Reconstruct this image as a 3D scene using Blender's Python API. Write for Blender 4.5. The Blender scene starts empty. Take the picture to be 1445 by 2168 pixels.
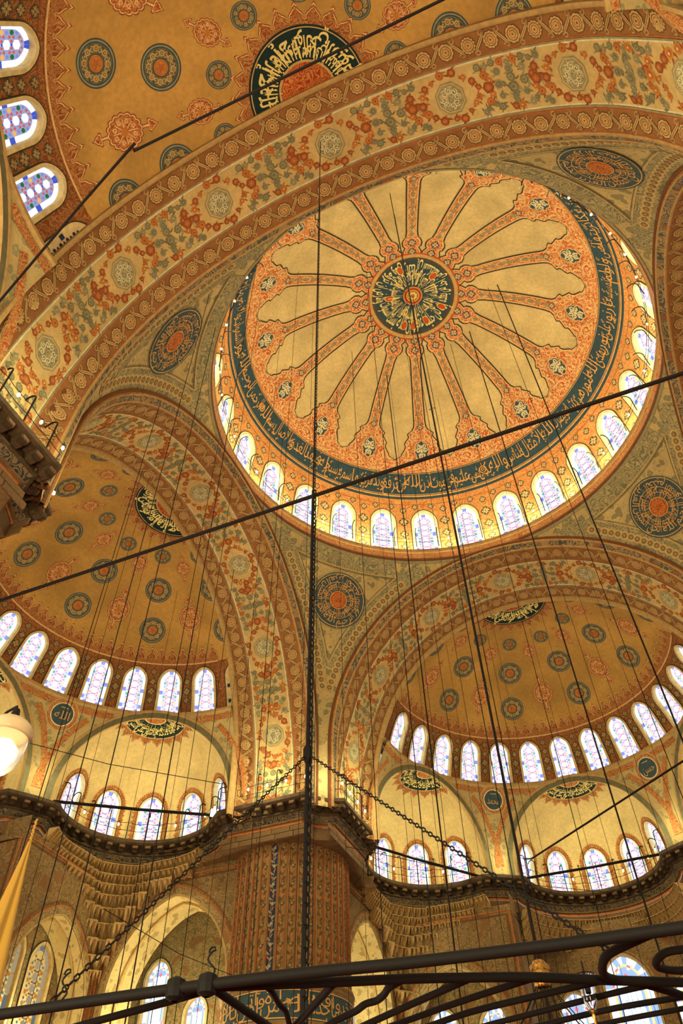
import bpy, math, random, unicodedata
from mathutils import Vector, Matrix
PI = math.pi; R_ = math.radians
sc = bpy.context.scene; COL = sc.collection
random.seed(7)
H = 34.1                       # height of the central dome's rim above the floor; every z below is measured from that rim

# ---------------------------------------------------------------- camera, world, exposure
cam_d = bpy.data.cameras.new('camera'); cam = bpy.data.objects.new('camera', cam_d); COL.objects.link(cam); sc.camera = cam
cam_d.sensor_fit = 'VERTICAL'; cam_d.sensor_height = 36.0; cam_d.lens = 36.0 * 1556.27 / 2168.0; cam_d.clip_end = 300; cam_d.clip_start = .05
_p, _y, _r = 0.84826, -0.37730, -0.023585
_F = Vector((math.sin(_y) * math.cos(_p), math.cos(_y) * math.cos(_p), math.sin(_p)))
_R = Vector((math.cos(_y), -math.sin(_y), 0)); _U = _R.cross(_F)
_R2 = _R * math.cos(_r) + _U * math.sin(_r); _U2 = -_R * math.sin(_r) + _U * math.cos(_r)
_m = Matrix((_R2, _U2, -_F)).transposed().to_4x4(); _m.translation = Vector((3.118, -21.062, -32.558 + H)); cam.matrix_world = _m
CAM = _m.translation.copy()
world = bpy.data.worlds.new('world'); sc.world = world; world.use_nodes = True
world.node_tree.nodes['Background'].inputs[0].default_value = (1.0, 0.92, 0.70, 1)
world.node_tree.nodes['Background'].inputs[1].default_value = 0.46
vs = sc.view_settings; vs.view_transform = 'Standard'; vs.look = 'None'; vs.gamma = 1; vs.use_curve_mapping = False; vs.exposure = 0.12
sc.cycles.use_denoising = True; sc.cycles.max_bounces = 5; sc.cycles.diffuse_bounces = 2; sc.cycles.use_adaptive_sampling = True; sc.cycles.adaptive_threshold = .07; sc.cycles.caustics_reflective = False; sc.cycles.caustics_refractive = False
WARM = (1.0, 0.92, 0.64)
def lamp(name, loc, watt, col=WARM, size=.25, parent=None):
    d = bpy.data.lights.new(name, 'POINT'); d.energy = watt; d.color = col; d.shadow_soft_size = size
    o = bpy.data.objects.new(name, d); COL.objects.link(o); o.location = loc
    if parent: o.parent = parent
    else: o.location.z += H
    return o

# ---------------------------------------------------------------- materials
def srgb(r, g, b):
    f = lambda c: (c / 12.92 if c <= .04045 else ((c + .055) / 1.055) ** 2.4)
    return (f(r / 255), f(min(255, g * 1.045) / 255), f(min(255, b * 1.03) / 255), 1)
MATS = {}
class NT:
    def __init__(s, name):
        s.m = bpy.data.materials.new(name); s.m.use_nodes = True; s.t = s.m.node_tree; s.b = s.t.nodes['Principled BSDF']
        s.b.inputs['Roughness'].default_value = .85; s.b.inputs['Specular IOR Level'].default_value = .2; MATS[name] = s.m
        s.co = None
    def n(s, t, **kw):
        x = s.t.nodes.new(t)
        for k, v in kw.items(): setattr(x, k, v)
        return x
    def l(s, a, b): s.t.links.new(a, b)
    def coord(s, scale=(1, 1, 1)):
        c = s.n('ShaderNodeTexCoord'); mp = s.n('ShaderNodeMapping'); mp.inputs['Scale'].default_value = scale
        s.l(c.outputs['Object'], mp.inputs['Vector']); return mp.outputs[0]
    def noise(s, sc_, det=2, dist=0, co=None, rough=.5):
        x = s.n('ShaderNodeTexNoise'); x.inputs['Scale'].default_value = sc_; x.inputs['Detail'].default_value = det; x.inputs['Distortion'].default_value = dist; x.inputs['Roughness'].default_value = rough
        s.l(co if co is not None else s.coord(), x.inputs['Vector']); return x.outputs['Fac']
    def math(s, op, a, b=0.0, c=None):
        x = s.n('ShaderNodeMath', operation=op)
        for i, v in enumerate((a, b, c)):
            if v is None: continue
            if isinstance(v, (int, float)): x.inputs[i].default_value = v
            else: s.l(v, x.inputs[i])
        return x.outputs[0]
    def ramp(s, fac, stops, interp='LINEAR'):
        x = s.n('ShaderNodeValToRGB'); x.color_ramp.interpolation = interp
        while len(x.color_ramp.elements) < len(stops): x.color_ramp.elements.new(.5)
        for e, (p, c) in zip(x.color_ramp.elements, stops): e.position = p; e.color = c
        s.l(fac, x.inputs[0]); return x.outputs[0]
    def mix(s, f, a, b, mode='MIX'):
        x = s.n('ShaderNodeMix', data_type='RGBA', blend_type=mode)
        for i, v in ((0, f), (6, a), (7, b)):
            if isinstance(v, (int, float)): x.inputs[i].default_value = v
            elif isinstance(v, tuple): x.inputs[i].default_value = v
            else: s.l(v, x.inputs[i])
        return x.outputs[2]
    def col(s, c): s.l(c, s.b.inputs['Base Color'])
    def bump(s, h, st=.3, d=.02):
        x = s.n('ShaderNodeBump'); x.inputs['Strength'].default_value = st; x.inputs['Distance'].default_value = d
        s.l(h, x.inputs['Height']); s.l(x.outputs[0], s.b.inputs['Normal'])
def sh(c, k): return (c[0] * k, c[1] * k, c[2] * k, 1)
def plaster(name, c, var=.22, scale=.5, fine=6):
    t = NT(name); a = t.noise(scale, 5, .4); b = t.noise(fine, 3)
    x = t.ramp(a, [(.3, sh(c, 1 - var)), (.7, sh(c, 1 + var * .5))]); y = t.ramp(b, [(.3, (.88, .88, .88, 1)), (.7, (1.06, 1.06, 1.06, 1))])
    t.col(t.mix(1.0, x, y, 'MULTIPLY')); return t.m
def paint(name, c, var=.16, fine=5):
    t = NT(name); b = t.noise(fine, 4); t.col(t.ramp(b, [(.3, sh(c, 1 - var)), (.7, sh(c, 1 + var))])); return t.m
def arab(name, ca, cb, scale=3.2, bands=4.0, w=.42, third=None):
    # curling two-tone arabesque: contour bands of a warped noise field
    t = NT(name); n = t.noise(scale, 1.5, .9); v = t.math('FRACT', t.math('MULTIPLY', n, bands * 2.2))
    c = t.ramp(v, [(0, cb), (w, cb), (w + .06, ca), (.92, ca), (.98, cb)])
    if third:
        n2 = t.noise(scale * .55, 1, .2); k = t.ramp(n2, [(.60, (0, 0, 0, 1)), (.64, (1, 1, 1, 1))]); k2 = t.math('MULTIPLY', k, .8)
        c = t.mix(k2, c, third)
    g = t.noise(.45, 3); gg = t.ramp(g, [(.3, (.82, .82, .82, 1)), (.7, (1.08, 1.08, 1.08, 1))])
    t.col(t.mix(1.0, c, gg, 'MULTIPLY')); return t.m
def leafy(name, ground, leaf, scale=3.0, size=.42, vein=None, dist=.35):
    t = NT(name); co = t.coord()
    nz = t.n('ShaderNodeTexNoise'); nz.inputs['Scale'].default_value = scale * 1.7; t.l(co, nz.inputs['Vector'])
    add = t.n('ShaderNodeMix', data_type='RGBA', blend_type='LINEAR_LIGHT'); add.inputs[0].default_value = dist / scale
    t.l(co, add.inputs[6]); t.l(nz.outputs['Color'], add.inputs[7])
    v = t.n('ShaderNodeTexVoronoi', feature='F1'); v.inputs['Scale'].default_value = scale; t.l(add.outputs[2], v.inputs['Vector'])
    c = t.ramp(v.outputs['Distance'], [(0, vein or sh(leaf, 1.35)), (.10, vein or sh(leaf, 1.3)), (.16, leaf), (size, leaf), (size + .05, ground), (size + .2, ground), (size + .24, sh(leaf, 1.25)), (size + .29, ground)])
    g = t.noise(.5, 3); gg = t.ramp(g, [(.3, (.8, .8, .8, 1)), (.7, (1.1, 1.1, 1.1, 1))])
    t.col(t.mix(1.0, c, gg, 'MULTIPLY')); return t.m
def glow(name, c, s):
    m = bpy.data.materials.new(name); m.use_nodes = True; t = m.node_tree; t.nodes.clear()
    e = t.nodes.new('ShaderNodeEmission'); o = t.nodes.new('ShaderNodeOutputMaterial'); e.inputs[0].default_value = c; e.inputs[1].default_value = s
    t.links.new(e.outputs[0], o.inputs[0]); MATS[name] = m; return m

CREAM = srgb(228, 196, 132); OCHRE = srgb(205, 165, 100); ORANGE = srgb(206, 88, 34); ORLT = srgb(238, 188, 122); SLATE = srgb(66, 84, 84)
BRICK = srgb(158, 82, 40); TAN = srgb(196, 154, 92); BROWN = srgb(120, 74, 38); OLIVE = srgb(122, 112, 76); DKOL = srgb(84, 80, 58); GREEN = srgb(30, 50, 46)
plaster('dome_plaster', srgb(228, 196, 130)); plaster('half_plaster', srgb(206, 154, 76), .3, .35); plaster('exedra_plaster', srgb(236, 200, 128), .16, .6)
paint('cream', CREAM); paint('tan', TAN); paint('orange', ORANGE); paint('peach', ORLT); paint('slate', SLATE); paint('brick', BRICK); paint('brown', BROWN)
paint('olive', OLIVE); paint('dark_olive', DKOL); paint('line', srgb(70, 62, 44)); paint('ochre', OCHRE); paint('pale', srgb(236, 214, 158)); paint('grey_blue', srgb(148, 136, 98))
paint('teal', srgb(128, 118, 80)); paint('amber', srgb(206, 128, 52)); paint('deep_blue', srgb(44, 56, 82)); paint('band_blue', srgb(56, 78, 84)); paint('deep_green', GREEN)
paint('rust', srgb(188, 108, 54)); paint('rust_dark', srgb(156, 82, 40)); paint('sage', srgb(160, 144, 100))
arab('dome_arabesque', ORANGE, ORLT, 2.6, 4.2, .40); arab('zone_arabesque', srgb(214, 118, 56), srgb(226, 164, 92), 2.2, 4.0, .52)
arab('half_arabesque', srgb(146, 78, 38), srgb(178, 122, 66), 2.6, 4.4, .42); arab('fringe_arabesque', srgb(160, 84, 38), srgb(198, 140, 78), 3.0, 4.4, .42)
arab('motif_arabesque', srgb(176, 84, 36), srgb(216, 146, 80), 3.4, 4.6, .42); arab('roundel_arabesque', SLATE, srgb(196, 170, 112), 3.6, 4.6, .42)
arab('disc_arabesque', srgb(168, 66, 26), srgb(216, 132, 66), 3.0, 4.4, .38); arab('grey_arabesque', srgb(128, 118, 84), srgb(184, 160, 106), 2.2, 4.0, .45)
arab('red_band_arabesque', srgb(178, 92, 44), srgb(206, 150, 84), 3.2, 4.4, .42); arab('blue_band_arabesque', srgb(92, 92, 80), srgb(178, 140, 88), 1.6, 3.6, .46, srgb(150, 92, 52))
arab('wall_arabesque', srgb(134, 114, 70), srgb(178, 144, 88), 2.2, 3.4, .5, srgb(150, 100, 56)); arab('octagon_arabesque', srgb(134, 128, 96), srgb(206, 182, 124), 3.4, 4.4, .40)
leafy('pendentive_leaf', srgb(206, 172, 108), srgb(150, 134, 88), 1.9, .36); leafy('spandrel_leaf', srgb(206, 172, 106), srgb(160, 146, 98), 2.6, .34)
arab('tile_leaf', srgb(122, 98, 58), srgb(162, 124, 74), 2.6, 3.4, .46, srgb(142, 96, 54)); paint('pier_tan', srgb(158, 116, 66)); paint('vine', srgb(96, 78, 46)); paint('vine_blue', srgb(50, 58, 78)); leafy('flute_leaf', srgb(190, 146, 88), srgb(122, 100, 62), 3.6, .36, srgb(150, 96, 54)); leafy('flute_blue', srgb(150, 132, 96), srgb(44, 54, 74), 3.4, .5)
leafy('soffit_leaf', srgb(228, 194, 126), srgb(186, 158, 100), 2.2, .34, srgb(196, 138, 80))
def stone(name, c, grime=.55, sc_=1.2):
    t = NT(name); a = t.noise(sc_, 6, .3, rough=.65); b = t.noise(9, 4)
    t.col(t.mix(1.0, t.ramp(a, [(.32, sh(c, 1 - grime)), (.6, c)]), t.ramp(b, [(.3, (.8, .8, .8, 1)), (.7, (1.1, 1.1, 1.1, 1))]), 'MULTIPLY')); t.bump(a, .5, .04); return t.m
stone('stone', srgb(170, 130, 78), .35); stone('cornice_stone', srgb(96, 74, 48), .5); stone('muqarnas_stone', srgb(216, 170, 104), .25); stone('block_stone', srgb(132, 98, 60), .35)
_t = NT('gold'); _t.b.inputs['Base Color'].default_value = srgb(250, 222, 130); _t.b.inputs['Metallic'].default_value = .15; _t.b.inputs['Roughness'].default_value = .38
paint('gold_paint', srgb(226, 164, 84))
_t = NT('iron'); _t.b.inputs['Base Color'].default_value = srgb(24, 19, 14); _t.b.inputs['Roughness'].default_value = .7; _t.bump(_t.noise(30, 4), .2, .01)
_t = NT('cable'); _t.b.inputs['Base Color'].default_value = srgb(34, 26, 18); _t.b.inputs['Roughness'].default_value = .7
_t = NT('brass'); _t.b.inputs['Base Color'].default_value = srgb(190, 130, 60); _t.b.inputs['Metallic'].default_value = .8; _t.b.inputs['Roughness'].default_value = .35
_t = NT('porcelain'); _t.b.inputs['Base Color'].default_value = srgb(206, 172, 128); _t.b.inputs['Roughness'].default_value = .35
_t = NT('glass'); _t.b.inputs['Base Color'].default_value = (1, .97, .92, 1); _t.b.inputs['Roughness'].default_value = .05; _t.b.inputs['Transmission Weight'].default_value = 1; _t.b.inputs['IOR'].default_value = 1.35
_t = NT('lamp_glass'); _t.b.inputs['Base Color'].default_value = (1, .93, .78, 1); _t.b.inputs['Roughness'].default_value = .4; _t.b.inputs['Transmission Weight'].default_value = .9; _t.b.inputs['IOR'].default_value = 1.08
_t = NT('cloth'); _t.b.inputs['Base Color'].default_value = srgb(214, 160, 62); _t.b.inputs['Sheen Weight'].default_value = .3
_t = NT('carpet'); _t.col(_t.ramp(_t.noise(2.0, 3, .4), [(.35, srgb(120, 34, 28)), (.65, srgb(160, 56, 40))]))
WIN = {}
for k, c, s in (('white', (.93, .95, 1, 1), 1.6), ('pale_violet', (.74, .70, .92, 1), 1.15), ('blue', (.22, .28, .86, 1), 1.25), ('red', (.86, .22, .24, 1), 1.15), ('yellow', (1, .74, .30, 1), 1.2), ('green', (.14, .58, .32, 1), 1.1), ('sky', (.34, .50, 1, 1), 1.2)):
    WIN[k] = glow('pane_' + k, c, s)
for k, c, s in (('white', (.95, .96, .98, 1), 1.1), ('blue', (.06, .10, .55, 1), 1.0), ('red', (.72, .10, .06, 1), .9), ('yellow', (.95, .50, .12, 1), .9), ('green', (.02, .20, .05, 1), .8), ('sky', (.20, .24, .70, 1), 1.0), ('pale_violet', (.42, .42, .66, 1), .8)): glow('near_pane_' + k, c, s)
glow('bulb_glow', (1, .80, .48, 1), 14); glow('flood_glow', (1, .86, .58, 1), 18); glow('lamp_glow', (1, .88, .62, 1), 9)

# ---------------------------------------------------------------- mesh building
class MB:
    def __init__(s): s.v = []; s.f = []; s.mi = []; s.mats = []
    def mat(s, n):
        if n not in s.mats: s.mats.append(n)
        return s.mats.index(n)
    def poly(s, pts, mat):
        b = len(s.v); s.v += [tuple(p) for p in pts]; s.f.append(tuple(range(b, b + len(pts)))); s.mi.append(s.mat(mat))
    def rows(s, rows, mat, close=False):
        # rows of equally long point lists, joined by quads
        b = len(s.v); n = len(rows[0]); k = s.mat(mat)
        for r in rows: s.v += [tuple(p) for p in r]
        for i in range(len(rows) - 1):
            for j in range(n if close else n - 1):
                j2 = (j + 1) % n; s.f.append((b + i * n + j, b + i * n + j2, b + (i + 1) * n + j2, b + (i + 1) * n + j)); s.mi.append(k)
    def grid(s, f, us, vs_, mat, off=0.0): s.rows([[f(u, v, off) for u in us] for v in vs_], mat)
    def radial(s, f, cx, cy, ro, mat, off, ri=0.0, n=32, nr=2, ax=1.0, ay=1.0, rot=0.0):
        g = lambda r, a: r(a) if callable(r) else r
        rows = []
        for i in range(nr + 1):
            q = i / nr; row = []
            for j in range(n):
                a = 2 * PI * j / n; r = g(ri, a) + (g(ro, a) - g(ri, a)) * q
                x, y = r * math.cos(a) * ax, r * math.sin(a) * ay
                row.append(f(cx + x * math.cos(rot) - y * math.sin(rot), cy + x * math.sin(rot) + y * math.cos(rot), off))
            rows.append(row)
        s.rows(rows, mat, True)
    def stroke(s, f, pts, w, mat, off, closed=False):
        n = len(pts); L = []; Rr = []
        for i, (x, y) in enumerate(pts):
            a = pts[(i - 1) % n] if (closed or i > 0) else pts[i]; b = pts[(i + 1) % n] if (closed or i < n - 1) else pts[i]
            dx, dy = b[0] - a[0], b[1] - a[1]; d = math.hypot(dx, dy) or 1; nx, ny = -dy / d, dx / d
            ww = w(i / max(1, n - 1)) if callable(w) else w
            L.append(f(x + nx * ww / 2, y + ny * ww / 2, off)); Rr.append(f(x - nx * ww / 2, y - ny * ww / 2, off))
        s.rows([L, Rr], mat, closed)
    def fill(s, f, pts, mat, off, c=None):
        # star-shaped outline filled as a two-ring fan
        c = c or (sum(p[0] for p in pts) / len(pts), sum(p[1] for p in pts) / len(pts))
        s.rows([[f(c[0] + (x - c[0]) * q, c[1] + (y - c[1]) * q, off) for x, y in pts] for q in (0, .5, 1)], mat, True)
    def box(s, c, sx, sy, sz, mat, rz=0.0, taper=1.0):
        cs, sn = math.cos(rz), math.sin(rz); P = []
        for z, k in ((-.5, taper), (.5, 1)):
            for x, y in ((-.5, -.5), (.5, -.5), (.5, .5), (-.5, .5)):
                X, Y = x * sx * k, y * sy * k; P.append((c[0] + X * cs - Y * sn, c[1] + X * sn + Y * cs, c[2] + z * sz))
        b = len(s.v); s.v += P; k = s.mat(mat)
        for q in ((3, 2, 1, 0), (4, 5, 6, 7), (0, 1, 5, 4), (1, 2, 6, 5), (2, 3, 7, 6), (3, 0, 4, 7)): s.f.append(tuple(b + i for i in q)); s.mi.append(k)
    def tube(s, pts, r, mat, n=6, cap=True, closed=False):
        pts = [Vector(p) for p in pts]; rings = []; N = len(pts); prev = None
        for i, p in enumerate(pts):
            a = pts[(i - 1) % N] if (closed or i) else p; b = pts[(i + 1) % N] if (closed or i < N - 1) else p
            t = (b - a).normalized(); u = t.cross(Vector((0, 0, 1)))
            if u.length < .05: u = t.cross(Vector((1, 0, 0)))
            u.normalize()
            if prev and u.dot(prev) < 0 and abs(t.z) > .9: u = -u
            prev = u; w = t.cross(u); rr = r(i / max(1, N - 1)) if callable(r) else r
            rings.append([p + (u * math.cos(2 * PI * k / n) + w * math.sin(2 * PI * k / n)) * rr for k in range(n)])
        if closed: rings.append(rings[0])
        s.rows(rings, mat, True)
        if cap and not closed: s.poly(rings[0], mat); s.poly(rings[-1], mat)
    def lathe(s, prof, mat, n=20, c=(0, 0, 0), axis=None):
        s.rows([[(c[0] + r * math.cos(2 * PI * k / n), c[1] + r * math.sin(2 * PI * k / n), c[2] + z) for k in range(n)] for r, z in prof], mat, True)
    def text(s, f, txt, mat, off, x0, y0, hgt, width=None, up=-1):
        V, F, W = text_tris(txt, mat == 'gold'); kx = (width / W) if width else hgt
        b = len(s.v); s.v += [tuple(f(x0 + x * kx, y0 + up * y * hgt, off)) for x, y in V]; k = s.mat(mat)
        for t in F: s.f.append(tuple(b + i for i in t)); s.mi.append(k)
        return W * kx
    def mesh(s, name, smooth=False):
        me = bpy.data.meshes.new(name); me.from_pydata(s.v, [], s.f)
        for m in s.mats: me.materials.append(MATS[m])
        me.polygons.foreach_set('material_index', s.mi)
        if smooth: me.polygons.foreach_set('use_smooth', [True] * len(s.f))
        me.update(); return me
    def build(s, name, parent=None, smooth=False, kind=None, loc=None, rz=None): return put(name, s.mesh(name, smooth), parent, kind, loc, rz)
def put(name, me, parent=None, kind=None, loc=None, rz=None, mat=None):
    o = bpy.data.objects.new(name, me); COL.objects.link(o)
    if parent: o.parent = parent
    if loc: o.location = loc
    if rz is not None: o.rotation_euler = (0, 0, rz)
    if mat is not None:
        l_, q_, s_ = mat.decompose(); o.location = l_; o.rotation_mode = 'QUATERNION'; o.rotation_quaternion = q_; o.scale = s_
    if kind: o['kind'] = kind
    return o
def tag(o, label, cat, group=None, kind=None):
    o['label'] = label; o['category'] = cat
    if group: o['group'] = group
    if kind: o['kind'] = kind
    return o
def empty(name, loc=(0, 0, 0), rz=0.0):
    o = bpy.data.objects.new(name, None); COL.objects.link(o); o.location = loc; o.rotation_euler = (0, 0, rz); o.empty_display_size = .2; return o
def lin(a, b, n): return [a + (b - a) * i / (n - 1) for i in range(n)]
# Arabic letters joined into their contextual forms, set right to left
_AR = {}
for cp in range(0xFE80, 0xFEFD):
    d = unicodedata.decomposition(chr(cp)).split()
    if d: _AR.setdefault(''.join(chr(int(x, 16)) for x in d[1:]), {})[d[0]] = chr(cp)
def shape_ar(s):
    L = []; i = 0; res = []
    while i < len(s):
        if s[i:i + 2] in _AR: L.append(s[i:i + 2]); i += 2
        else: L.append(s[i]); i += 1
    for k, c in enumerate(L):
        f = _AR.get(c)
        if not f: res.append(c); continue
        pv = k > 0 and '<initial>' in _AR.get(L[k - 1], {}); nx = k + 1 < len(L) and '<final>' in _AR.get(L[k + 1], {}) and '<initial>' in f
        key = '<medial>' if pv and nx else '<final>' if pv else '<initial>' if nx else '<isolated>'
        res.append(f.get(key, f.get('<isolated>', c)))
    return ''.join(reversed(res))
_TX = {}
def text_tris(txt, bold=False):
    key = (txt, bold)
    if key not in _TX:
        cu = bpy.data.curves.new('t', 'FONT'); cu.body = shape_ar(txt); cu.size = 1.0; cu.resolution_u = 2; cu.offset = .010 if bold else -.003; cu.space_word = .55
        o = bpy.data.objects.new('t', cu); COL.objects.link(o); bpy.context.view_layer.update()
        me = bpy.data.meshes.new_from_object(o); me.calc_loop_triangles()
        V = [(v.co.x, v.co.y) for v in me.vertices]; F = [tuple(t.vertices) for t in me.loop_triangles]
        x0 = min(v[0] for v in V); W = max(v[0] for v in V) - x0; V = [(x - x0, y) for x, y in V]
        bpy.data.objects.remove(o); bpy.data.curves.remove(cu); bpy.data.meshes.remove(me); _TX[key] = (V, F, W)
    return _TX[key]
LIGHT_VERSE = ('في بيوت أذن الله أن ترفع ويذكر فيها اسمه يسبح له فيها بالغدو والآصال بسم الله الرحمن الرحيم الله نور السموات والأرض مثل نوره كمشكوة فيها مصباح '
    'المصباح في زجاجة الزجاجة كأنها كوكب دري يوقد من شجرة مباركة زيتونة لا شرقية ولا غربية يكاد زيتها يضيء ولو لم تمسسه نار نور على نور '
    'يهدي الله لنوره من يشاء ويضرب الله الأمثال للناس والله بكل شيء عليم')
HOLD_VERSE = 'إن الله يمسك السموات والأرض أن تزولا ولئن زالتا إن أمسكهما من أحد من بعده إنه كان حليما غفورا'

# surface maps: f(x, y, off) -> point; x to the right and y downwards as seen from inside, off = distance in front of the surface
def sph_map(R):
    def f(x, y, off):
        r = math.hypot(x, y); a = r / R; k = (math.sin(a) / r) if r > 1e-6 else 1 / R
        return ((R - off) * k * x, (R - off) * k * y, (R - off) * math.cos(a))
    return f
def on_sphere(c, az, t): return Matrix.Translation(c) @ Matrix.Rotation(-R_(az), 4, 'Z') @ Matrix.Rotation(-R_(t), 4, 'X')
DA, DB, DC = 11.85, 11.40, 0.28
def dome_pt(az, t, off=0.0): return ((DA - off) * math.sin(t) * math.cos(az), (DA - off) * math.sin(t) * math.sin(az), DC + (DB - off) * math.cos(t))
def dome_map(az0=PI / 2):
    def f(x, y, off):
        t = y / 11.6; return dome_pt(az0 - x / max(.05, DA * math.sin(t)), t, off)
    return f
def dome_pol(x, y, off): return dome_pt(math.atan2(y, x), math.hypot(x, y) / 11.85, off)
AR, AZ = 9.8, -11.5
def arch_map(x, y, off): return ((AR - off) * math.sin(x / AR), y, AZ + (AR - off) * math.cos(x / AR))
def sub(f, x0, y0, rot=0.0, s=1.0):
    c, n = math.cos(rot) * s, math.sin(rot) * s
    return lambda x, y, off: f(x0 + x * c - y * n, y0 + x * n + y * c, off)
def ring_map(f, sgn=1):
    # text run round a circle: x is an angle, y the radius
    return lambda x, y, off: f(y * math.sin(x), sgn * y * math.cos(x), off)

# ---------------------------------------------------------------- painted motifs
def scallop(n, r, d, p=1.0): return lambda a: r * (1 - d + d * abs(math.cos(n * a / 2)) ** p)
def flower(mb, f, x, y, r, c1, c2, c3, off=.012, n=8):
    mb.radial(f, x, y, scallop(n, r, .28, .7), c1, off, n=n * 3, nr=1); mb.radial(f, x, y, scallop(n, r * .62, .2), c2, off + .006, n=n * 2, nr=1); mb.radial(f, x, y, r * .26, c3, off + .012, n=8, nr=1)
def leaf(mb, f, x, y, a, L, w, c, off=.009):
    pts = [(x + math.cos(a) * L * q + math.sin(a) * .18 * L * math.sin(PI * q), y + math.sin(a) * L * q - math.cos(a) * .18 * L * math.sin(PI * q)) for q in lin(0, 1, 6)]
    mb.stroke(f, pts, lambda q: max(.006, w * math.sin(PI * min(.98, q * .9 + .08))), c, off)
def spiral(cx, cy, r, turns, a0, n=22, sgn=1): return [(cx + r * (1 - .8 * q) * math.cos(a0 + sgn * 2 * PI * turns * q), cy + r * (1 - .8 * q) * math.sin(a0 + sgn * 2 * PI * turns * q)) for q in lin(0, 1, n)]
def quatrefoil(mb, f, x, y, r, c_out='slate', c_in='tan', off=.012):
    mb.radial(f, x, y, scallop(4, r, .35, .6), c_out, off, n=28, nr=1)
    for k in range(4):
        a = k * PI / 2; mb.stroke(f, [(x + .12 * r * math.cos(a), y + .12 * r * math.sin(a)), (x + .75 * r * math.cos(a), y + .75 * r * math.sin(a))], r * .22, c_in, off + .006)
        a += PI / 4; mb.stroke(f, spiral(x + .45 * r * math.cos(a), y + .45 * r * math.sin(a), r * .22, .9, a, 10), r * .12, c_in, off + .006)
def roundel(mb, f, r, small=False):
    mb.radial(f, 0, 0, r, 'slate', .010, r * .93, 40, 1); mb.radial(f, 0, 0, r * .93, 'sage', .010, r * .87, 40, 1); mb.radial(f, 0, 0, r * .87, 'slate', .010, r * .80, 40, 1)
    mb.radial(f, 0, 0, r * .80, 'olive', .010, 0, 40, 2)
    k = 8 if not small else 6
    for i in range(k):
        a = 2 * PI * i / k; flower(mb, f, .60 * r * math.cos(a), .60 * r * math.sin(a), r * .15, 'ochre', 'olive', 'ochre', .016, 6); mb.radial(f, .60 * r * math.cos(a + PI / k), .60 * r * math.sin(a + PI / k), r * .18, 'dark_olive', .013, r * .10, 14, 1)
        a += PI / k; mb.stroke(f, spiral(.57 * r * math.cos(a), .57 * r * math.sin(a), r * .15, 1.1, a, 14, 1 if i % 2 else -1), r * .045, 'ochre', .016)
    mb.radial(f, 0, 0, r * .40, 'slate', .016, r * .33, 28, 1); mb.radial(f, 0, 0, r * .35, 'amber', .018, 0, 28, 1); mb.radial(f, 0, 0, r * .30, 'rust', .022, r * .26, 28, 1)
    for i in range(5): leaf(mb, f, 0, 0, 2 * PI * i / 5 + .3, r * .24, r * .12, 'rust', .026)
def cartouche(mb, f, s=1.0):
    # cusped oval with a finial above and one below
    w, h = .86 * s, 1.02 * s
    for k, m, o in ((1.0, 'rust_dark', .010), (.93, 'peach', .013), (.86, 'rust_dark', .016), (.81, 'motif_arabesque', .019)):
        mb.radial(f, 0, 0, scallop(16, k, .10, .6), m, o, 0, 64, 2, w, h)
    for i in range(8):
        a = 2 * PI * i / 8; L = .62; mb.stroke(f, [(w * q * math.cos(a), h * q * math.sin(a)) for q in lin(.12, L, 4)], .05 * s, 'peach', .024)
        for sg in (-1, 1):
            mb.stroke(f, spiral(.52 * w * math.cos(a + sg * .3), .52 * h * math.sin(a + sg * .3), .12 * s, 1.1, a, 12, sg), .036 * s, 'peach', .024)
    mb.radial(f, 0, 0, scallop(8, .2 * s, .3, .8), 'amber', .026, 0, 32, 1)
    for sg in (-1, 1):
        mb.stroke(f, [(0, sg * q * s) for q in lin(.98, 1.32, 4)], .17 * s, 'rust_dark', .010); mb.stroke(f, [(0, sg * q * s) for q in lin(.96, 1.32, 4)], .09 * s, 'peach', .014)
        out = [(-.09, 1.26), (-.27, 1.24), (-.33, 1.36), (-.22, 1.46), (-.20, 1.56), (-.08, 1.68), (0, 1.84), (.08, 1.68), (.20, 1.56), (.22, 1.46), (.33, 1.36), (.27, 1.24), (.09, 1.26)]
        for k, m, o in ((1, 'rust_dark', .012), (.80, 'peach', .015), (.62, 'motif_arabesque', .018)):
            mb.fill(f, [(x * k * s, sg * (1.45 + (y - 1.45) * k) * s) for x, y in out], m, o, (0, sg * 1.45 * s))
def fringe(mb, f, x, y, w, h, sgn=-1, cols=('rust_dark', 'peach', 'rust_dark', 'fringe_arabesque')):
    # one pointed lambrequin tooth standing on y, pointing by sgn
    out = [(-.5, 0), (-.5, .34), (-.43, .40), (-.45, .50), (-.36, .60), (-.24, .66), (-.13, .76), (-.06, .82), (-.11, .90), (0, 1.0)]; out += [(-a, b) for a, b in out[-2::-1]]
    for k, (m, q) in enumerate(zip(cols, (1, .94, .87, .82))):
        mb.fill(f, [(x + px * w * (q if abs(px) < .5 else 1), y + sgn * py * h * q) for px, py in out], m, .010 + .004 * k, (x, y + sgn * .18 * h))
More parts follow.
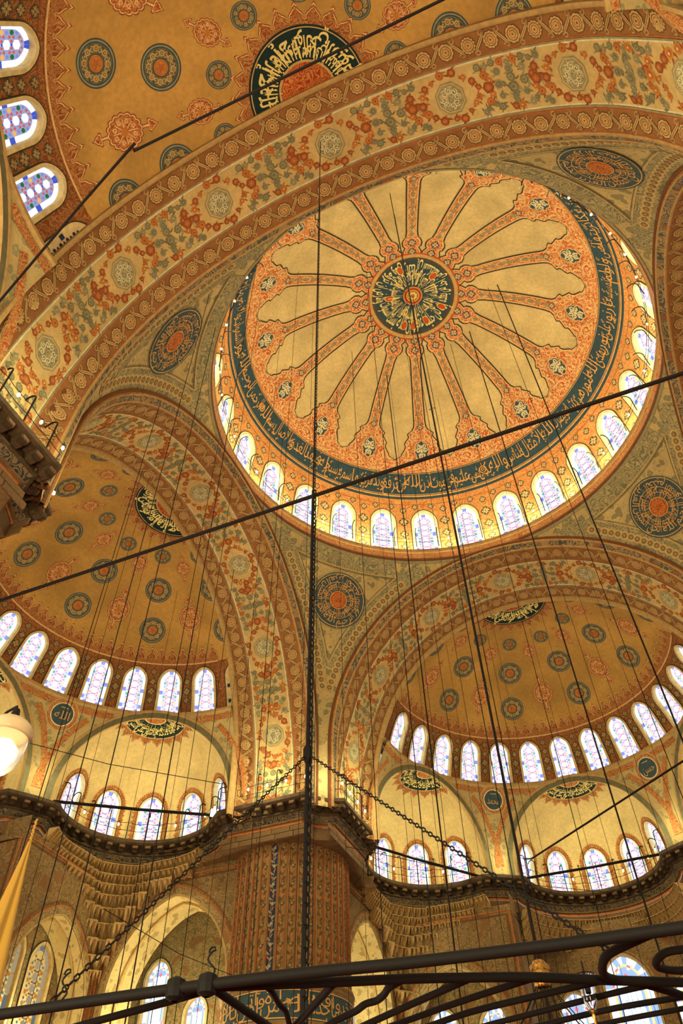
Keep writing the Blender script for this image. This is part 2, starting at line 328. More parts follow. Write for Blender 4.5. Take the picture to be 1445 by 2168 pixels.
def calligraphy_disc(mb, f, r, txt, ground, ink, rim, rin, seed=1, layers=2, sgn=1, a0=0.0, disc='disc_arabesque'):
    # inscription laid round a circle, tall strokes pointing to the centre
    rnd = random.Random(seed)
    mb.radial(f, 0, 0, r, ground, .010, rin * .9, 72, 4)
    for k, m in ((1.0, rim), (.955, 'dark_olive')): mb.radial(f, 0, 0, r * k, m, .014, r * (k - .03), 72, 1)
    g = ring_map(f, sgn); words = txt.split(); n = len(words)
    for L in range(layers):
        ys = rin + (r - rin) * (.80 - .40 * L / max(1, layers - 1)) if layers > 1 else rin + (r - rin) * .72
        ch = sum(len(w) + 1 for w in words); a = a0 + L * .7; k = 2 * PI / ch
        for w in words:
            wd = (len(w) + .35) * k; mb.text(g, w, ink, .020 + .004 * L, -a - wd if sgn > 0 else -a - wd, ys + rnd.uniform(-.04, .05) * r, (r - rin) * rnd.uniform(.62, .86) * (1 if layers == 1 else .8), wd, -1); a += (len(w) + 1) * k
    return g

# ---------------------------------------------------------------- windows
def arch_outline(w, h, pointed=.0, nj=5, na=14):
    # from the bottom left corner up, over the top and down; y = 0 is the sill, y negative upwards
    hw = w / 2; ys = -(h - hw * (1 + pointed)); P = [(-hw, q) for q in lin(0, ys, nj)]
    for i in range(1, na):
        a = PI - PI * i / na; x = hw * math.cos(a); y = math.sin(a)
        P.append((x, ys - hw * (y + pointed * y * (1 - abs(math.cos(a))) ** .8 * 1.0)))
    return P + [(hw, q) for q in lin(ys, 0, nj)]
def wall_bay(mb, f, bx0, bx1, y0, y1, outl, mat, depth=.3, rev='cream', K=3, y_split=None, jamb_n=2):
    # wall panel bx0..bx1, y0 (top)..y1 (bottom) with an arched hole standing on y = 0, and the hole's reveal
    xs = [p[0] for p in outl]; yc = min(p[1] for p in outl) + (max(xs) - min(xs)) / 2; cx = (max(xs) + min(xs)) / 2; outer = []
    n = len(outl); hw = (max(xs) - min(xs)) / 2
    for x, y in outl:
        if y > yc - 1e-6: outer.append((bx0 if x < cx else bx1, y))
        else:
            dx, dy = x - cx, y - yc; kx = ((bx1 - cx) / dx if dx > 0 else (bx0 - cx) / dx) if abs(dx) > 1e-9 else 1e9; ky = (y0 - yc) / dy
            k = min(kx, ky); outer.append((cx + dx * k, yc + dy * k))
    for sx in (bx0, bx1):     # pull the nearest point into each top corner
        i = min(range(n), key=lambda i: math.hypot(outer[i][0] - sx, outer[i][1] - y0)); outer[i] = (sx, y0)
    mb.rows([[f(a[0] + (b[0] - a[0]) * q, a[1] + (b[1] - a[1]) * q, 0) for a, b in zip(outl, outer)] for q in lin(0, 1, K + 1)], mat)
    if y1 > 1e-6: mb.grid(f, lin(bx0, bx1, 7), lin(0, y1, 3), mat)
    mb.rows([[f(x, y, 0) for x, y in outl], [f(x, y, -depth) for x, y in outl]], rev)
    mb.rows([[f(x, 0, 0) for x in lin(outl[0][0], outl[-1][0], 4)], [f(x, 0, -depth) for x in lin(outl[0][0], outl[-1][0], 4)]], rev)
def inset(outl, b):
    xs = [p[0] for p in outl]; hw = max(xs); top = min(p[1] for p in outl); ys = top + hw; k = (hw - b) / hw; out = []
    for x, y in outl: out.append((x * k, (y if y > ys else ys + (y - ys) * k) if y < -b else -b))
    return out
def pane_list(w, h, style='small', pointed=0.0):
    out = arch_outline(w, h, pointed, 9, 14); b = .15 * w; inn = inset(out, b); P = []; n = len(out); hw = w / 2
    for i in range(n - 1):
        blue = i in (1, 5, n - 3, n - 7)
        key = n // 2 - 1 <= i <= n // 2
        c = 'blue' if (blue or key) else 'white'
        if style == 'tall': c = ('sky', 'white', 'white', 'sky', 'white')[i % 5]
        q0, q1 = .04, .96
        mid = lambda a, c_, q: (a[0] + (c_[0] - a[0]) * q, a[1] + (c_[1] - a[1]) * q)
        P.append(([mid(out[i], out[i + 1], q0), mid(out[i], out[i + 1], q1), mid(inn[i], inn[i + 1], q1), mid(inn[i], inn[i + 1], q0)], c))
    for i in range(5):
        x0 = -hw + b + (w - 2 * b) * i / 5; x1 = x0 + (w - 2 * b) / 5 * .94; P.append(([(x0, -.02), (x1, -.02), (x1, -b * .92), (x0, -b * .92)], 'blue' if i in (0, 4) and style == 'small' else 'white'))
    iw = hw - b; top = -(h - b); ysp = top + iw
    inside = lambda x, y: abs(x) < iw * .97 and y < -b * 1.05 and (y > ysp or math.hypot(x, y - ysp) < iw * .97)
    def ngon(x, y, r, k, c, a0=0.0, sx=1.0, sy=1.0):
        p = [(x + r * sx * math.cos(a0 + 2 * PI * j / k), y + r * sy * math.sin(a0 + 2 * PI * j / k)) for j in range(k)]
        if all(inside(*q) for q in p): P.append((p, c))
    if style == 'small':
        s = iw * .98; y = -b - s * .55; i = 0
        while y > top:
            ngon(0, y, s * .36, 6, 'white', PI / 6)
            for sg in (-1, 1):
                ngon(sg * s * .80, y + s * .45, s * .19, 6, 'yellow' if i % 2 else 'green', PI / 6)
                ngon(sg * s * .78, y - s * .02, s * .14, 4, 'sky')
                for dy in (-.28, .28): ngon(sg * s * .50, y + dy * s, s * .15, 3, 'red', PI / 2 if dy > 0 else -PI / 2); ngon(sg * s * .22, y + dy * 1.75 * s, s * .12, 3, 'red', PI / 2 if dy < 0 else -PI / 2)
            ngon(0, y + s * .48, s * .11, 4, 'blue'); y -= s * .95; i += 1
    elif style == 'tall':
        rows = int((h - b) / (w * .16)); cols = 4
        for c, q0, q1 in (('yellow', 0, .16), ('sky', .16, .30)):
            ii, jj = inset(out, b + iw * q0), inset(out, b + iw * q1)
            for i in range(0, n - 1): P.append(([ii[i], ii[i + 1], jj[i + 1], jj[i]], c if i % 4 else ('red' if c == 'yellow' else 'white')))
        cw = iw * 1.36 / cols
        for r in range(rows):
            for k in range(cols):
                x = -iw * .68 + cw * (k + .5); y = -b - iw * .3 - r * w * .16
                if y < ysp: continue
                P.append(([(x - cw * .45, y + w * .07), (x + cw * .45, y + w * .07), (x + cw * .45, y - w * .07), (x, y - w * .10), (x - cw * .45, y - w * .07)], 'white'))
        P.append(([(0, ysp + iw * .1), (iw * .2, ysp - iw * .2), (0, ysp - iw * .5), (-iw * .2, ysp - iw * .2)], 'red'))
    return P
def glass_mesh(f, w, h, style='small', pointed=0.0, depth=.26, back='pale_violet'):
    mb = MB(); out = arch_outline(w, h, pointed); mb.fill(f, out, 'pane_' + back, -depth, (0, -h * .45))
    for p, c in pane_list(w, h, style, pointed): mb.poly([f(x, y, -depth + .03) for x, y in p], 'pane_' + c)
    return mb.mesh('stained_glass')
def surround_mesh(f, w, h, pointed=.0, b=.10, c1='cream', c2='line', proud=.05):
    mb = MB(); o = arch_outline(w, h, pointed); oo = inset(o, -b); o2 = inset(o, -b * 1.3)
    fix = lambda L: [(x, min(y, 0.0)) for x, y in L]
    oo, o2 = fix(oo), fix(o2)
    mb.rows([[f(x, y, .0) for x, y in o], [f(x, y, proud) for x, y in o], [f(x, y, proud) for x, y in oo]], c1)
    mb.rows([[f(x, y, proud) for x, y in oo], [f(x, y, proud) for x, y in o2], [f(x, y, 0) for x, y in o2]], c2)
    return mb.mesh('window_frame')
WN = [0]
def window(frame_me, glass_me, mat, label, group, parts=None):
    WN[0] += 1; o = put('window_%d' % WN[0], frame_me, None, None, mat=mat); tag(o, label, 'window', group, 'structure')
    if glass_me: put('stained_glass', glass_me, o, 'stuff')
    return o
ORD = ['first', 'second', 'third', 'fourth', 'fifth', 'sixth', 'seventh', 'eighth', 'ninth', 'tenth', 'eleventh', 'twelfth', 'thirteenth', 'fourteenth', 'fifteenth', 'sixteenth']
def ordinal(n):
    if n <= 16: return ORD[n - 1]
    t = {17: 'seventeenth', 18: 'eighteenth', 19: 'nineteenth', 20: 'twentieth', 30: 'thirtieth', 40: 'fortieth'}
    return t[n] if n in t else ('twenty-', 'thirty-', 'forty-')[n // 10 - 2] + ORD[n % 10 - 1]

# ---------------------------------------------------------------- central dome
dm = MB(); T1, T2, T3 = R_(13.6), R_(58.5), R_(67.0)
dm.rows([[dome_pt(2 * PI * j / 96, t) for j in range(96)] for t in lin(.004, R_(58.6), 26)], 'dome_plaster', True)
dm.rows([[dome_pt(2 * PI * j / 96, t) for j in range(96)] for t in lin(R_(58.6), R_(68.2), 5)], 'band_blue', True)
NW = 27; bw = 2 * PI / NW; SILL = 11.6 * R_(89.5); ZTOP = 11.6 * R_(68.2)
wf = lambda az0: (lambda x, y, off: dome_pt(az0 - x / DA, (SILL + y) / 11.6, off))
DWO = arch_outline(1.38, 3.28, .12)
for k in range(NW): wall_bay(dm, wf(R_(109.1) + bw * k), -bw * DA / 2, bw * DA / 2, ZTOP - SILL, .30, DWO, 'zone_arabesque', .32, 'pale')
dm.rows([[((DA + .42) * math.sin(t) * math.cos(2 * PI * j / 64), (DA + .42) * math.sin(t) * math.sin(2 * PI * j / 64), DC + (DB + .42) * math.cos(t)) for j in range(64)] for t in lin(.004, R_(91), 24)], 'stone', True)
dome = tag(dm.build('ceiling_dome', smooth=True), 'great central dome with painted radial ribs above a ring of windows', 'dome', None, 'structure')
# sixteen painted ribs with cusped ends
def prof(pts, y):
    for (a, u), (b, v) in zip(pts, pts[1:]):
        if y <= b: return u + (v - u) * (y - a) / (b - a)
    return pts[-1][1]
rp = [(2.72, .56), (3.0, .58), (3.15, .50), (3.30, .42), (3.45, .56), (3.70, .60), (3.95, .48), (4.10, .37), (4.4, .33), (6.5, .35), (8.4, .38), (8.7, .42), (8.95, .55), (9.1, .78), (9.2, .88), (9.35, .80), (9.5, .88), (9.7, 1.04), (9.85, 1.14), (10.0, 1.08), (10.2, 1.14), (10.45, 1.30), (10.6, 1.42), (10.7, 1.40), (10.85, 1.62), (10.95, 1.86), (11.05, 2.14), (11.85, 2.16)]
ry = sorted(set([p[0] for p in rp] + lin(2.72, 11.85, 44)))
def half(y): return min(prof(rp, y), DA * math.sin(y / 11.6) * PI / 16 * .999)
rib = MB(); fr = dome_map(R_(107.5))
for k, m, o in ((0, 'line', .010), (.07, 'peach', .014), (.12, 'dome_arabesque', .018)):
    rib.rows([[fr((max(.05, half(y) - (k if half(y) < DA * math.sin(y / 11.6) * PI / 16 * .99 else 0))) * q, y, o) for q in (-1, -.6, -.2, .2, .6, 1)] for y in ry], m)
lim = lambda y: DA * math.sin(y / 11.6) * PI / 16
for sg in (-1, 1):
    edge = [y for y in sorted(set([q[0] for q in rp] + lin(4.4, 8.4, 14))) if 2.75 < y < 11.2 and half(y) < lim(y) * .99]
    yl = [y for y in edge if y > 4]; ys_ = [y for y in edge if y <= 4]
    for Y in (yl, ys_):
        if len(Y) > 2:
            rib.stroke(fr, [(sg * half(y), y) for y in Y], .075, 'line', .030); rib.stroke(fr, [(sg * (half(y) - .075), y) for y in Y], .055, 'peach', .032)
    rib.stroke(fr, [(sg * .17 * math.sin((y - 4) * 4.2), y) for y in lin(4.1, 8.7, 60)], .05, 'peach', .024)
for i in range(9):
    y = 4.1 + 4.6 * (i + .3) / 9; rib.radial(fr, 0, y, scallop(4, .16, .3, .7), 'sage', .027, 0, 16, 1, .9, 1.2)
for y, s in ((3.0, .26), (3.62, .27), (8.72, .22)): quatrefoil(rib, fr, 0, y, s, 'slate', 'peach', .026)
rib.radial(fr, 0, 10.35, scallop(8, .62, .16, .7), 'peach', .024, 0, 48, 2, .82, 1.2); rib.radial(fr, 0, 10.35, scallop(8, .56, .16, .7), 'slate', .028, 0, 48, 2, .82, 1.2)
for i in range(6):
    a = 2 * PI * i / 6; rib.stroke(fr, spiral(.24 * math.cos(a), 10.35 + .36 * math.sin(a), .18, 1.2, a, 14, 1 if i % 2 else -1), .06, 'pale', .034); rib.stroke(fr, [(0, 10.35), (.36 * math.cos(a), 10.35 + .54 * math.sin(a))], .06, 'pale', .033)
for sg in (-1, 1):
    for (x, y, r, t) in ((.95, 9.75, .36, 1.3), (1.3, 10.5, .42, 1.4), (.9, 11.25, .40, 1.3), (1.75, 11.3, .34, 1.3), (.42, 9.35, .24, 1.1), (.5, 11.55, .22, 1)):
        rib.stroke(fr, spiral(sg * x, y, r, t, .6 * x, 24, sg), lambda q: .085 - .03 * q, 'peach', .024)
        for j in range(3): leaf(rib, fr, sg * (x + r * math.cos(2.1 * j)), y + r * math.sin(2.1 * j), 2.1 * j + .8, .24, .10, 'peach', .026)
rme = rib.mesh('painted_rib')
for k in range(16): put('painted_rib', rme, dome, None, rz=k * PI / 8)
# inscription band
ib = MB(); YB0, YB1 = 11.6 * T2, 11.6 * T3
for y, w, m in ((YB0 - .02, .10, 'gold_paint'), (YB1 + .02, .10, 'gold_paint'), (YB0 + .10, .04, 'gold_paint'), (YB1 - .10, .04, 'gold_paint')):
    ib.rows([[dome_pt(2 * PI * j / 120, (y + s * w / 2) / 11.6, .02) for j in range(120)] for s in (-1, 1)], m, True)
ib.rows([[dome_pt(2 * PI * j / 120, y / 11.6, .012) for j in range(120)] for y in (YB0 - .32, YB0 - .06)], 'grey_arabesque', True)
tw = 2 * PI * 10.7; gband = lambda x, y, off: dome_pt(R_(97) - (x - tw) / 10.7, y / 11.6, off)
words = LIGHT_VERSE.split(); tot = sum(len(w) + .7 for w in words); x = tw; rnd = random.Random(3)
for i, w in enumerate(words):
    wd = (len(w) + .9) * tw / tot; x -= (len(w) + .7) * tw / tot
    ib.text(gband, w, 'gold_paint', .03 + .004 * (i % 2), x, YB1 - .56 + rnd.uniform(-.14, .06), 1.30, wd)
    for j in range(3):
        px, py = x + wd * rnd.random(), YB0 + .3 + rnd.random() * 1.1
        ib.stroke(gband, [(px + .10 * q, py - .16 * math.sin(q * 3)) for q in (-1, -.4, .2, 1)], .045, 'gold_paint', .028)
for a in (86, 178, -95): ib.radial(sub(gband, tw - (R_(a) - R_(97)) % (2 * PI) * 10.7, YB0 + .75), 0, 0, .26, 'gold_paint', .04, .19, 24, 1); ib.radial(sub(gband, tw - (R_(a) - R_(97)) % (2 * PI) * 10.7, YB0 + .75), 0, 0, .12, 'gold_paint', .04, .06, 16, 1)
ib.build('inscription_band', dome)['label'] = 'slate blue band with gold Arabic lettering'
# window zone ornaments
zq = MB(); g = wf(R_(109.1) + bw / 2)
for y, s in ((-.5, .26), (-1.55, .30), (-2.55, .34), (-3.45, .24)): quatrefoil(zq, g, 0, y, s, 'dark_olive', 'peach', .014)
for sg in (-1, 1): quatrefoil(zq, g, sg * .82, -3.72, .22, 'dark_olive', 'peach', .014)
zq.stroke(g, [(x, ZTOP - SILL + .42) for x in lin(-bw * DA / 2, bw * DA / 2, 8)], .06, 'rust', .012)
zme = zq.mesh('painted_flowers')
for k in range(NW): put('painted_flowers', zme, dome, None, rz=bw * k)
fme = surround_mesh(wf(R_(109.1)), 1.38, 3.28, .12, .17, 'pale'); gme = glass_mesh(wf(R_(109.1)), 1.38, 3.28, 'small', .12, .28)
for k in range(NW):
    n = 6 - k if k < 6 else NW - k + 6
    window(fme, gme, Matrix.Rotation(bw * k, 4, 'Z'), 'arched window with pale frame, %s of the ring under the central dome counted rightwards along the lower edge' % ordinal(n), 'windows round the foot of the central dome')
# central medallion
cm = MB(); f = dome_pol
cm.radial(f, 0, 0, 2.98, 'orange', .024, 2.84, 72, 1); cm.radial(f, 0, 0, 2.86, 'ochre', .026, 2.62, 72, 1)
# x to the right and y towards the far left pier, as one reads the disc from the floor
_c, _s = math.cos(R_(22)), math.sin(R_(22))
fm = lambda x, y, off: dome_pol(x * _c - y * _s, x * _s + y * _c, off + .014)
calligraphy_disc(cm, fm, 2.64, HOLD_VERSE, 'band_blue', 'gold', 'brown', .66, 5, 2)
rnd = random.Random(5)
for i in range(46):
    a = 2 * PI * i / 46 + rnd.uniform(-.05, .05); r0, r1 = rnd.uniform(.72, .9), rnd.uniform(1.3, 2.0)
    if i % 7 < 3: cm.stroke(fm, [(q * math.sin(a), q * math.cos(a)) for q in lin(r0, r1, 5)], .05, 'gold', .032)
for a, r in ((.5, 1.9), (1.2, 2.0), (-.25, 2.05), (.05, 2.0), (2.4, 1.8), (3.6, 1.95), (-1.5, 1.5)):
    cm.radial(sub(fm, r * math.sin(a), r * math.cos(a), -a), 0, 0, scallop(1, .26, .45, 1), 'orange', .030, 0, 20, 1, .8, 1.2); cm.radial(sub(fm, r * math.sin(a), r * math.cos(a), -a), 0, 0, scallop(1, .30, .45, 1), 'gold', .030, scallop(1, .25, .45, 1), 20, 1, .8, 1.2)
for r0, r1, m in ((.62, 0, 'orange'), (.60, .55, 'gold'), (.48, .44, 'brown'), (.40, .36, 'gold'), (.33, 0, 'amber')): cm.radial(f, 0, 0, r0, m, .05 + (.62 - r0) * .05, r1, 40, 1)
for i in range(8): cm.radial(f, .2 * math.cos(i * PI / 4), .2 * math.sin(i * PI / 4), .085, 'gold', .075, 0, 8, 1)
cm.build('central_medallion', dome)['label'] = 'round slate blue medallion with gold Arabic lettering at the top of the dome'
# rim cornice of the dome
rc = MB()
rc.rows([[(r * math.cos(2 * PI * j / 128), r * math.sin(2 * PI * j / 128), z) for j in range(128)] for r, z in ((11.95, .02), (11.22, .02), (11.18, -.02), (11.18, -.14))], 'brown', True)
rc.rows([[(r * math.cos(2 * PI * j / 128), r * math.sin(2 * PI * j / 128), z) for j in range(128)] for r, z in ((11.18, -.14), (11.26, -.20), (11.22, -.34))], 'tan', True)
rc.rows([[(r * math.cos(2 * PI * j / 128), r * math.sin(2 * PI * j / 128), z) for j in range(128)] for r, z in ((11.22, -.34), (11.30, -.66))], 'red_band_arabesque', True)
rc.rows([[(r * math.cos(2 * PI * j / 128), r * math.sin(2 * PI * j / 128), z) for j in range(128)] for r, z in ((11.30, -.66), (11.24, -.72), (11.24, -.82), (11.36, -.98), (11.9, -1.0))], 'brown', True)
tag(rc.build('trim_1', smooth=True), 'round brown cornice ledge at the foot of the central dome', 'cornice', None, 'structure')

# ---------------------------------------------------------------- great arches (built for the far side, turned for the others)
HP = AR * PI / 2; LEG = 3.4
def ARD(d): return 10.22 - .145 * (d - 11.5)      # the soffit narrows a little away from the dome
def set_back(z, d):      # the feet of the soffit stand back behind the cornice walk
    q = max(0, min(1, (-8.5 - z) / 5)); w = max(0, min(1, (d - 11.2) / 1.0)) * (1 - .65 * max(0, min(1, (d - 14.9) / .6))); return .62 * q * q * (3 - 2 * q) * w
def arch_map(x, y, off):
    r = ARD(y) - off
    if abs(x) <= HP: r += set_back(AZ + r * math.cos(x / AR), y); return (r * math.sin(x / AR), y, AZ + r * math.cos(x / AR))
    z = AZ - (abs(x) - HP); return (math.copysign(r + set_back(z, y), x), y, z)
def arch_path(r, d):
    P = [(-r, AZ - q) for q in (LEG, 2.6, 1.7, .8)] + [(r * math.sin(a), AZ + r * math.cos(a)) for a in lin(-PI / 2, PI / 2, 73)] + [(r, AZ - q) for q in (.8, 1.7, 2.6, LEG)]
    return [(x + math.copysign(set_back(z, d), x), d, z) for x, z in P]
SIDES = [('far', 0), ('left', 1), ('near', 2), ('right', 3)]
am = MB()
S_ = lambda a, b, e=0: [(d, ARD(d) - e) for d in (lin(a, b, 7) if b - a > .5 else (a, b))]
for prof_, m in (([(11.30, 10.85), (11.12, 10.74), (11.06, 10.66), (11.08, 10.58), (11.14, 10.56)], 'brown'), ([(11.14, 10.56), (11.16, 10.50)], 'red_band_arabesque'), ([(11.16, 10.50), (11.12, 10.48), (11.12, 10.45), (11.18, 10.44)], 'tan'),
        ([(11.18, 10.44), (11.42, 10.26)], 'blue_band_arabesque'), ([(11.42, 10.26), (11.42, 10.2), (11.52, ARD(11.52))], 'tan'), (S_(11.52, 12.38), 'brown_band'), (S_(12.38, 12.42), 'rust'), (S_(12.42, 12.48, .02), 'sage'), (S_(12.48, 12.54), 'pale'),
        (S_(12.54, 14.46), 'floral_ground'), (S_(14.46, 14.52), 'pale'), (S_(14.52, 14.58, .02), 'sage'), (S_(14.58, 14.62), 'rust'), (S_(14.62, 15.40), 'brown_band'), ([(15.40, 9.65), (15.42, 9.55), (15.50, 9.46), (15.62, 9.44)], 'tan'), ([(15.62, 9.44), (15.7, 10.85), (11.3, 10.85)], 'stone')):
    if m not in MATS: plaster(m, srgb(164, 108, 58) if m == 'brown_band' else srgb(222, 182, 112), .2, .7)
    am.rows([arch_path(r, d) for d, r in prof_], m)
arch_me = am.mesh('arch', True)
# scroll border: rosettes between curling leaves
U = .88; nU = int((HP + LEG) / U)
def scroll_border(d0):
  bd = MB()
  for k in range(-nU, nU + 1):
      g = sub(arch_map, k * U, d0); rnd = random.Random(k % 3); v = k % 3
      bd.radial(g, 0, 0, scallop(9 + 2 * v, .32, .10 + .05 * v, .8), 'brown', .012, 0, 40, 1); bd.radial(g, 0, 0, scallop(9 + 2 * v, .285, .12 + .06 * v, .8), 'ochre', .016, 0, 40, 1)
      bd.radial(g, 0, 0, .21, 'brown', .020, .185, 24, 1); bd.radial(g, 0, 0, scallop(6 + v, .15, .25, .8), 'rust', .021, 0, 24, 1); bd.radial(g, 0, 0, scallop(6 + v, .11, .25, .8), 'ochre', .024, 0, 24, 1); bd.radial(g, 0, 0, .035, 'brown', .028, 0, 8, 1)
      sg = 1 if k % 2 else -1
      pts = [(U / 2 + .20 * math.sin(q * 1.45) * sg * 1.0 + .06 * sg * q, .38 * q) for q in lin(-1, 1, 9)]
      bd.stroke(g, pts, lambda q: .05 + .12 * math.sin(PI * q), 'brown', .010); bd.stroke(g, pts, lambda q: .02 + .09 * math.sin(PI * q), 'ochre', .014); bd.stroke(g, pts, .018, 'brown', .018)
      for q in (-1, 1): bd.stroke(g, spiral(U / 2 + .14 * q * sg, .28 * q, .12, .9, 1.2 + q, 10, sg), .032, 'ochre', .014)
      bd.stroke(g, [(x, .40 + .015 * math.sin(9 * x)) for x in lin(-U / 2, U / 2, 7)], .035, 'rust', .012); bd.stroke(g, [(x, -.40 + .015 * math.sin(9 * x)) for x in lin(-U / 2, U / 2, 7)], .035, 'rust', .012)
  return bd.mesh('scroll_border')
bd_in, bd_out = scroll_border(11.95), scroll_border(15.01)
# flower garlands round an octagonal medallion, one bay every 28.6 degrees
BAY = AR * R_(28.6)
def floral_bay(x0, seed=0):
    mb = MB(); g = sub(arch_map, x0, 13.5); rnd = random.Random(11 + seed)
    END = HP + LEG - .25
    octo = lambda r: [(r * math.cos(a + PI / 8), r * 1.02 * math.sin(a + PI / 8)) for a in lin(0, 2 * PI, 9)[:-1]]
    if abs(x0) < END - 1:
     mb.fill(g, octo(.60), 'sage', .010); mb.fill(g, octo(.545), 'floral_ground', .013); mb.fill(g, octo(.50), 'sage', .016); mb.fill(g, octo(.455), 'octagon_arabesque', .019)
     for i in range(8):
        a = i * PI / 4; mb.stroke(g, spiral(.27 * math.cos(a), .27 * math.sin(a), .13, 1.3, a, 16, 1 if i % 2 else -1), .03, 'pale', .024)
    def bloom(x, y, r, warm):
        if abs(x0 + x) > END: return
        r *= 1.25
        c = rnd.choice((('rust', 'amber', 'rust_dark'), ('rust_dark', 'rust', 'amber'), ('amber', 'rust', 'peach'))) if warm else rnd.choice((('sage', 'grey_blue', 'ochre'), ('teal', 'sage', 'teal'), ('grey_blue', 'teal', 'sage')))
        for j in range(rnd.randint(2, 4)): leaf(mb, g, x, y, rnd.uniform(0, 2 * PI), r * rnd.uniform(1.4, 2.0), r * .5, rnd.choice(('rust', 'rust_dark')) if warm else rnd.choice(('teal', 'sage', 'olive')), .008)
        flower(mb, g, x, y, r, *c, off=.012, n=rnd.choice((6, 7, 8, 9)))
    for i in range(17):
        a = 2 * PI * i / 17 + rnd.uniform(-.08, .08); k = rnd.uniform(.94, 1.08)
        x, y = 1.08 * k * math.cos(a), .80 * k * math.sin(a); bloom(x, max(-.84, min(.84, y)), rnd.uniform(.075, .15), True)
    for sx in (-1, 1):
        for x, y, r in ((1.42, -.42, .13), (1.50, 0, .18), (1.46, .44, .13), (1.62, .22, .10), (1.60, -.22, .10)): bloom(sx * x, y + rnd.uniform(-.05, .05), r, True)
        for x, y, r in ((1.30, .76, .12), (1.12, -.80, .11), (1.85, -.72, .12), (1.98, -.35, .11), (1.92, .06, .14), (1.98, .48, .12), (1.84, .80, .11), (1.62, .72, .09), (1.66, -.60, .10), (1.28, -.70, .10)): bloom(sx * x + rnd.uniform(-.05, .05), y, r, False)
        for x, y, r in ((2.18, .78, .12), (2.32, -.78, .12)): bloom(sx * x, y, r, True)
    for y, r in ((-.62, .10), (-.40, .12), (-.12, .17), (.22, .14), (.50, .12), (.72, .09)): bloom(BAY / 2, y, r, False)
    for i in range(26):
        x, y = rnd.uniform(-BAY / 2, BAY / 2), rnd.uniform(-.86, .86)
        if abs(x) > 1.15 and abs(x0 + x) < END: leaf(mb, g, x, y, rnd.uniform(0, 6.28), rnd.uniform(.16, .3), .07, rnd.choice(('teal', 'sage', 'olive', 'rust')), .007)
    return mb.mesh('floral_bay')
fb0 = floral_bay(0); fb_s = {s: floral_bay(s * BAY, s) for s in (-4, -3, 3, 4)}
arches = {}
for nm, k in SIDES:
    lab = {'far': 'great painted arch facing the viewer, in front of the right-hand half dome', 'left': 'great painted arch opening to the left half dome beside the far pier', 'near': 'broad nearest painted arch sweeping across the top of the view', 'right': 'great painted arch at the right edge, mostly out of view'}[nm]
    a = tag(put('arch_' + nm, arch_me, None, None, rz=k * PI / 2), lab, 'arch', None, 'structure'); arches[nm] = a
    put('scroll_border', bd_in, a); put('scroll_border', bd_out, a)
    for j in range(-2, 3): put('floral_bay', fb0, a, mat=Matrix.Translation((0, 0, AZ)) @ Matrix.Rotation(j * R_(28.6), 4, 'Y') @ Matrix.Translation((0, 0, -AZ)))
    for s in fb_s: put('floral_bay', fb_s[s], a)

# ---------------------------------------------------------------- pendentives
PD, PR = 11.25, 10.6; RHO = math.hypot(PD, PR); PTOP = -.95
def pend(az, z, off=0):
    h = math.sqrt(max(0, RHO ** 2 - (z - AZ) ** 2)); k = (RHO - off) / RHO; return (h * math.cos(az) * k, h * math.sin(az) * k, AZ + (z - AZ) * k)
pm = MB(); azs = sorted(lin(0, PI / 2, 61) + [R_(45) + s * R_(q) for s in (-1, 1) for q in (1.3, 1.55, 1.62, 1.68, 1.75, 1.85, 2.0, 2.3)]); rows = []
for q in lin(0, 1, 25):
    row = []
    for a in azs:
        h = PD / max(math.cos(a), math.sin(a)); zb = AZ + math.sqrt(max(0, RHO ** 2 - h * h)); zb = min(zb, PTOP - .02); row.append(pend(a, PTOP + (zb - PTOP) * q))
    rows.append(row)
pm.rows(rows, 'pendentive_leaf')
foot = [(11.4, 10.6), (11.1, 10.75), (10.93, 10.93), (10.75, 11.1), (10.6, 11.4)]
pm.rows([[(x, y, AZ + 1.0) for x, y in foot], [(x, y, AZ - LEG) for x, y in foot]], 'soffit_leaf')
pend_me = pm.mesh('pendentive', True)
bm_ = MB()
def edge_strip(d0, d1, mat, off, swap, zmax=-.93):
    r0, r1 = math.sqrt(RHO ** 2 - d0 ** 2), math.sqrt(RHO ** 2 - d1 ** 2); P = []
    for a in lin(R_(1), R_(89), 90):
        row = []
        for d, r in ((d0, r0), (d1, r1)):
            x, y, z = r * math.sin(a), d, AZ + r * math.cos(a); k = (RHO - off) / RHO; row.append((x * k, y * k, AZ + (z - AZ) * k))
        P.append(row)
    for A, B in zip(P, P[1:]):
        if max(p[2] for p in A + B) < zmax and all(p[0] <= p[1] + .02 for p in A + B):
            q = [A[0], A[1], B[1], B[0]]; bm_.poly([(y, x, z) for x, y, z in q] if swap else q, mat)
for sw in (False, True):
    edge_strip(11.2, 10.44, 'grey_arabesque', .015, sw); edge_strip(11.2, 11.12, 'sage', .025, sw); edge_strip(10.46, 10.41, 'ochre', .03, sw, -1.7); edge_strip(10.38, 10.35, 'olive', .02, sw, -1.7)
for z0, z1, m, o in ((-.95, -1.75, 'grey_arabesque', .02), (-.96, -1.06, 'sage', .03), (-1.70, -1.75, 'ochre', .035), (-1.78, -1.82, 'olive', .02)):
    for j in range(48):
        a0, a1 = PI / 2 * j / 48, PI / 2 * (j + 1) / 48
        if (max(pend(a0, z1)[:2]) < 10.44 and max(pend(a1, z1)[:2]) < 10.44) or z1 > -1.3: bm_.poly([pend(a0, z0, o), pend(a1, z0, o), pend(a1, z1, o), pend(a0, z1, o)], m)
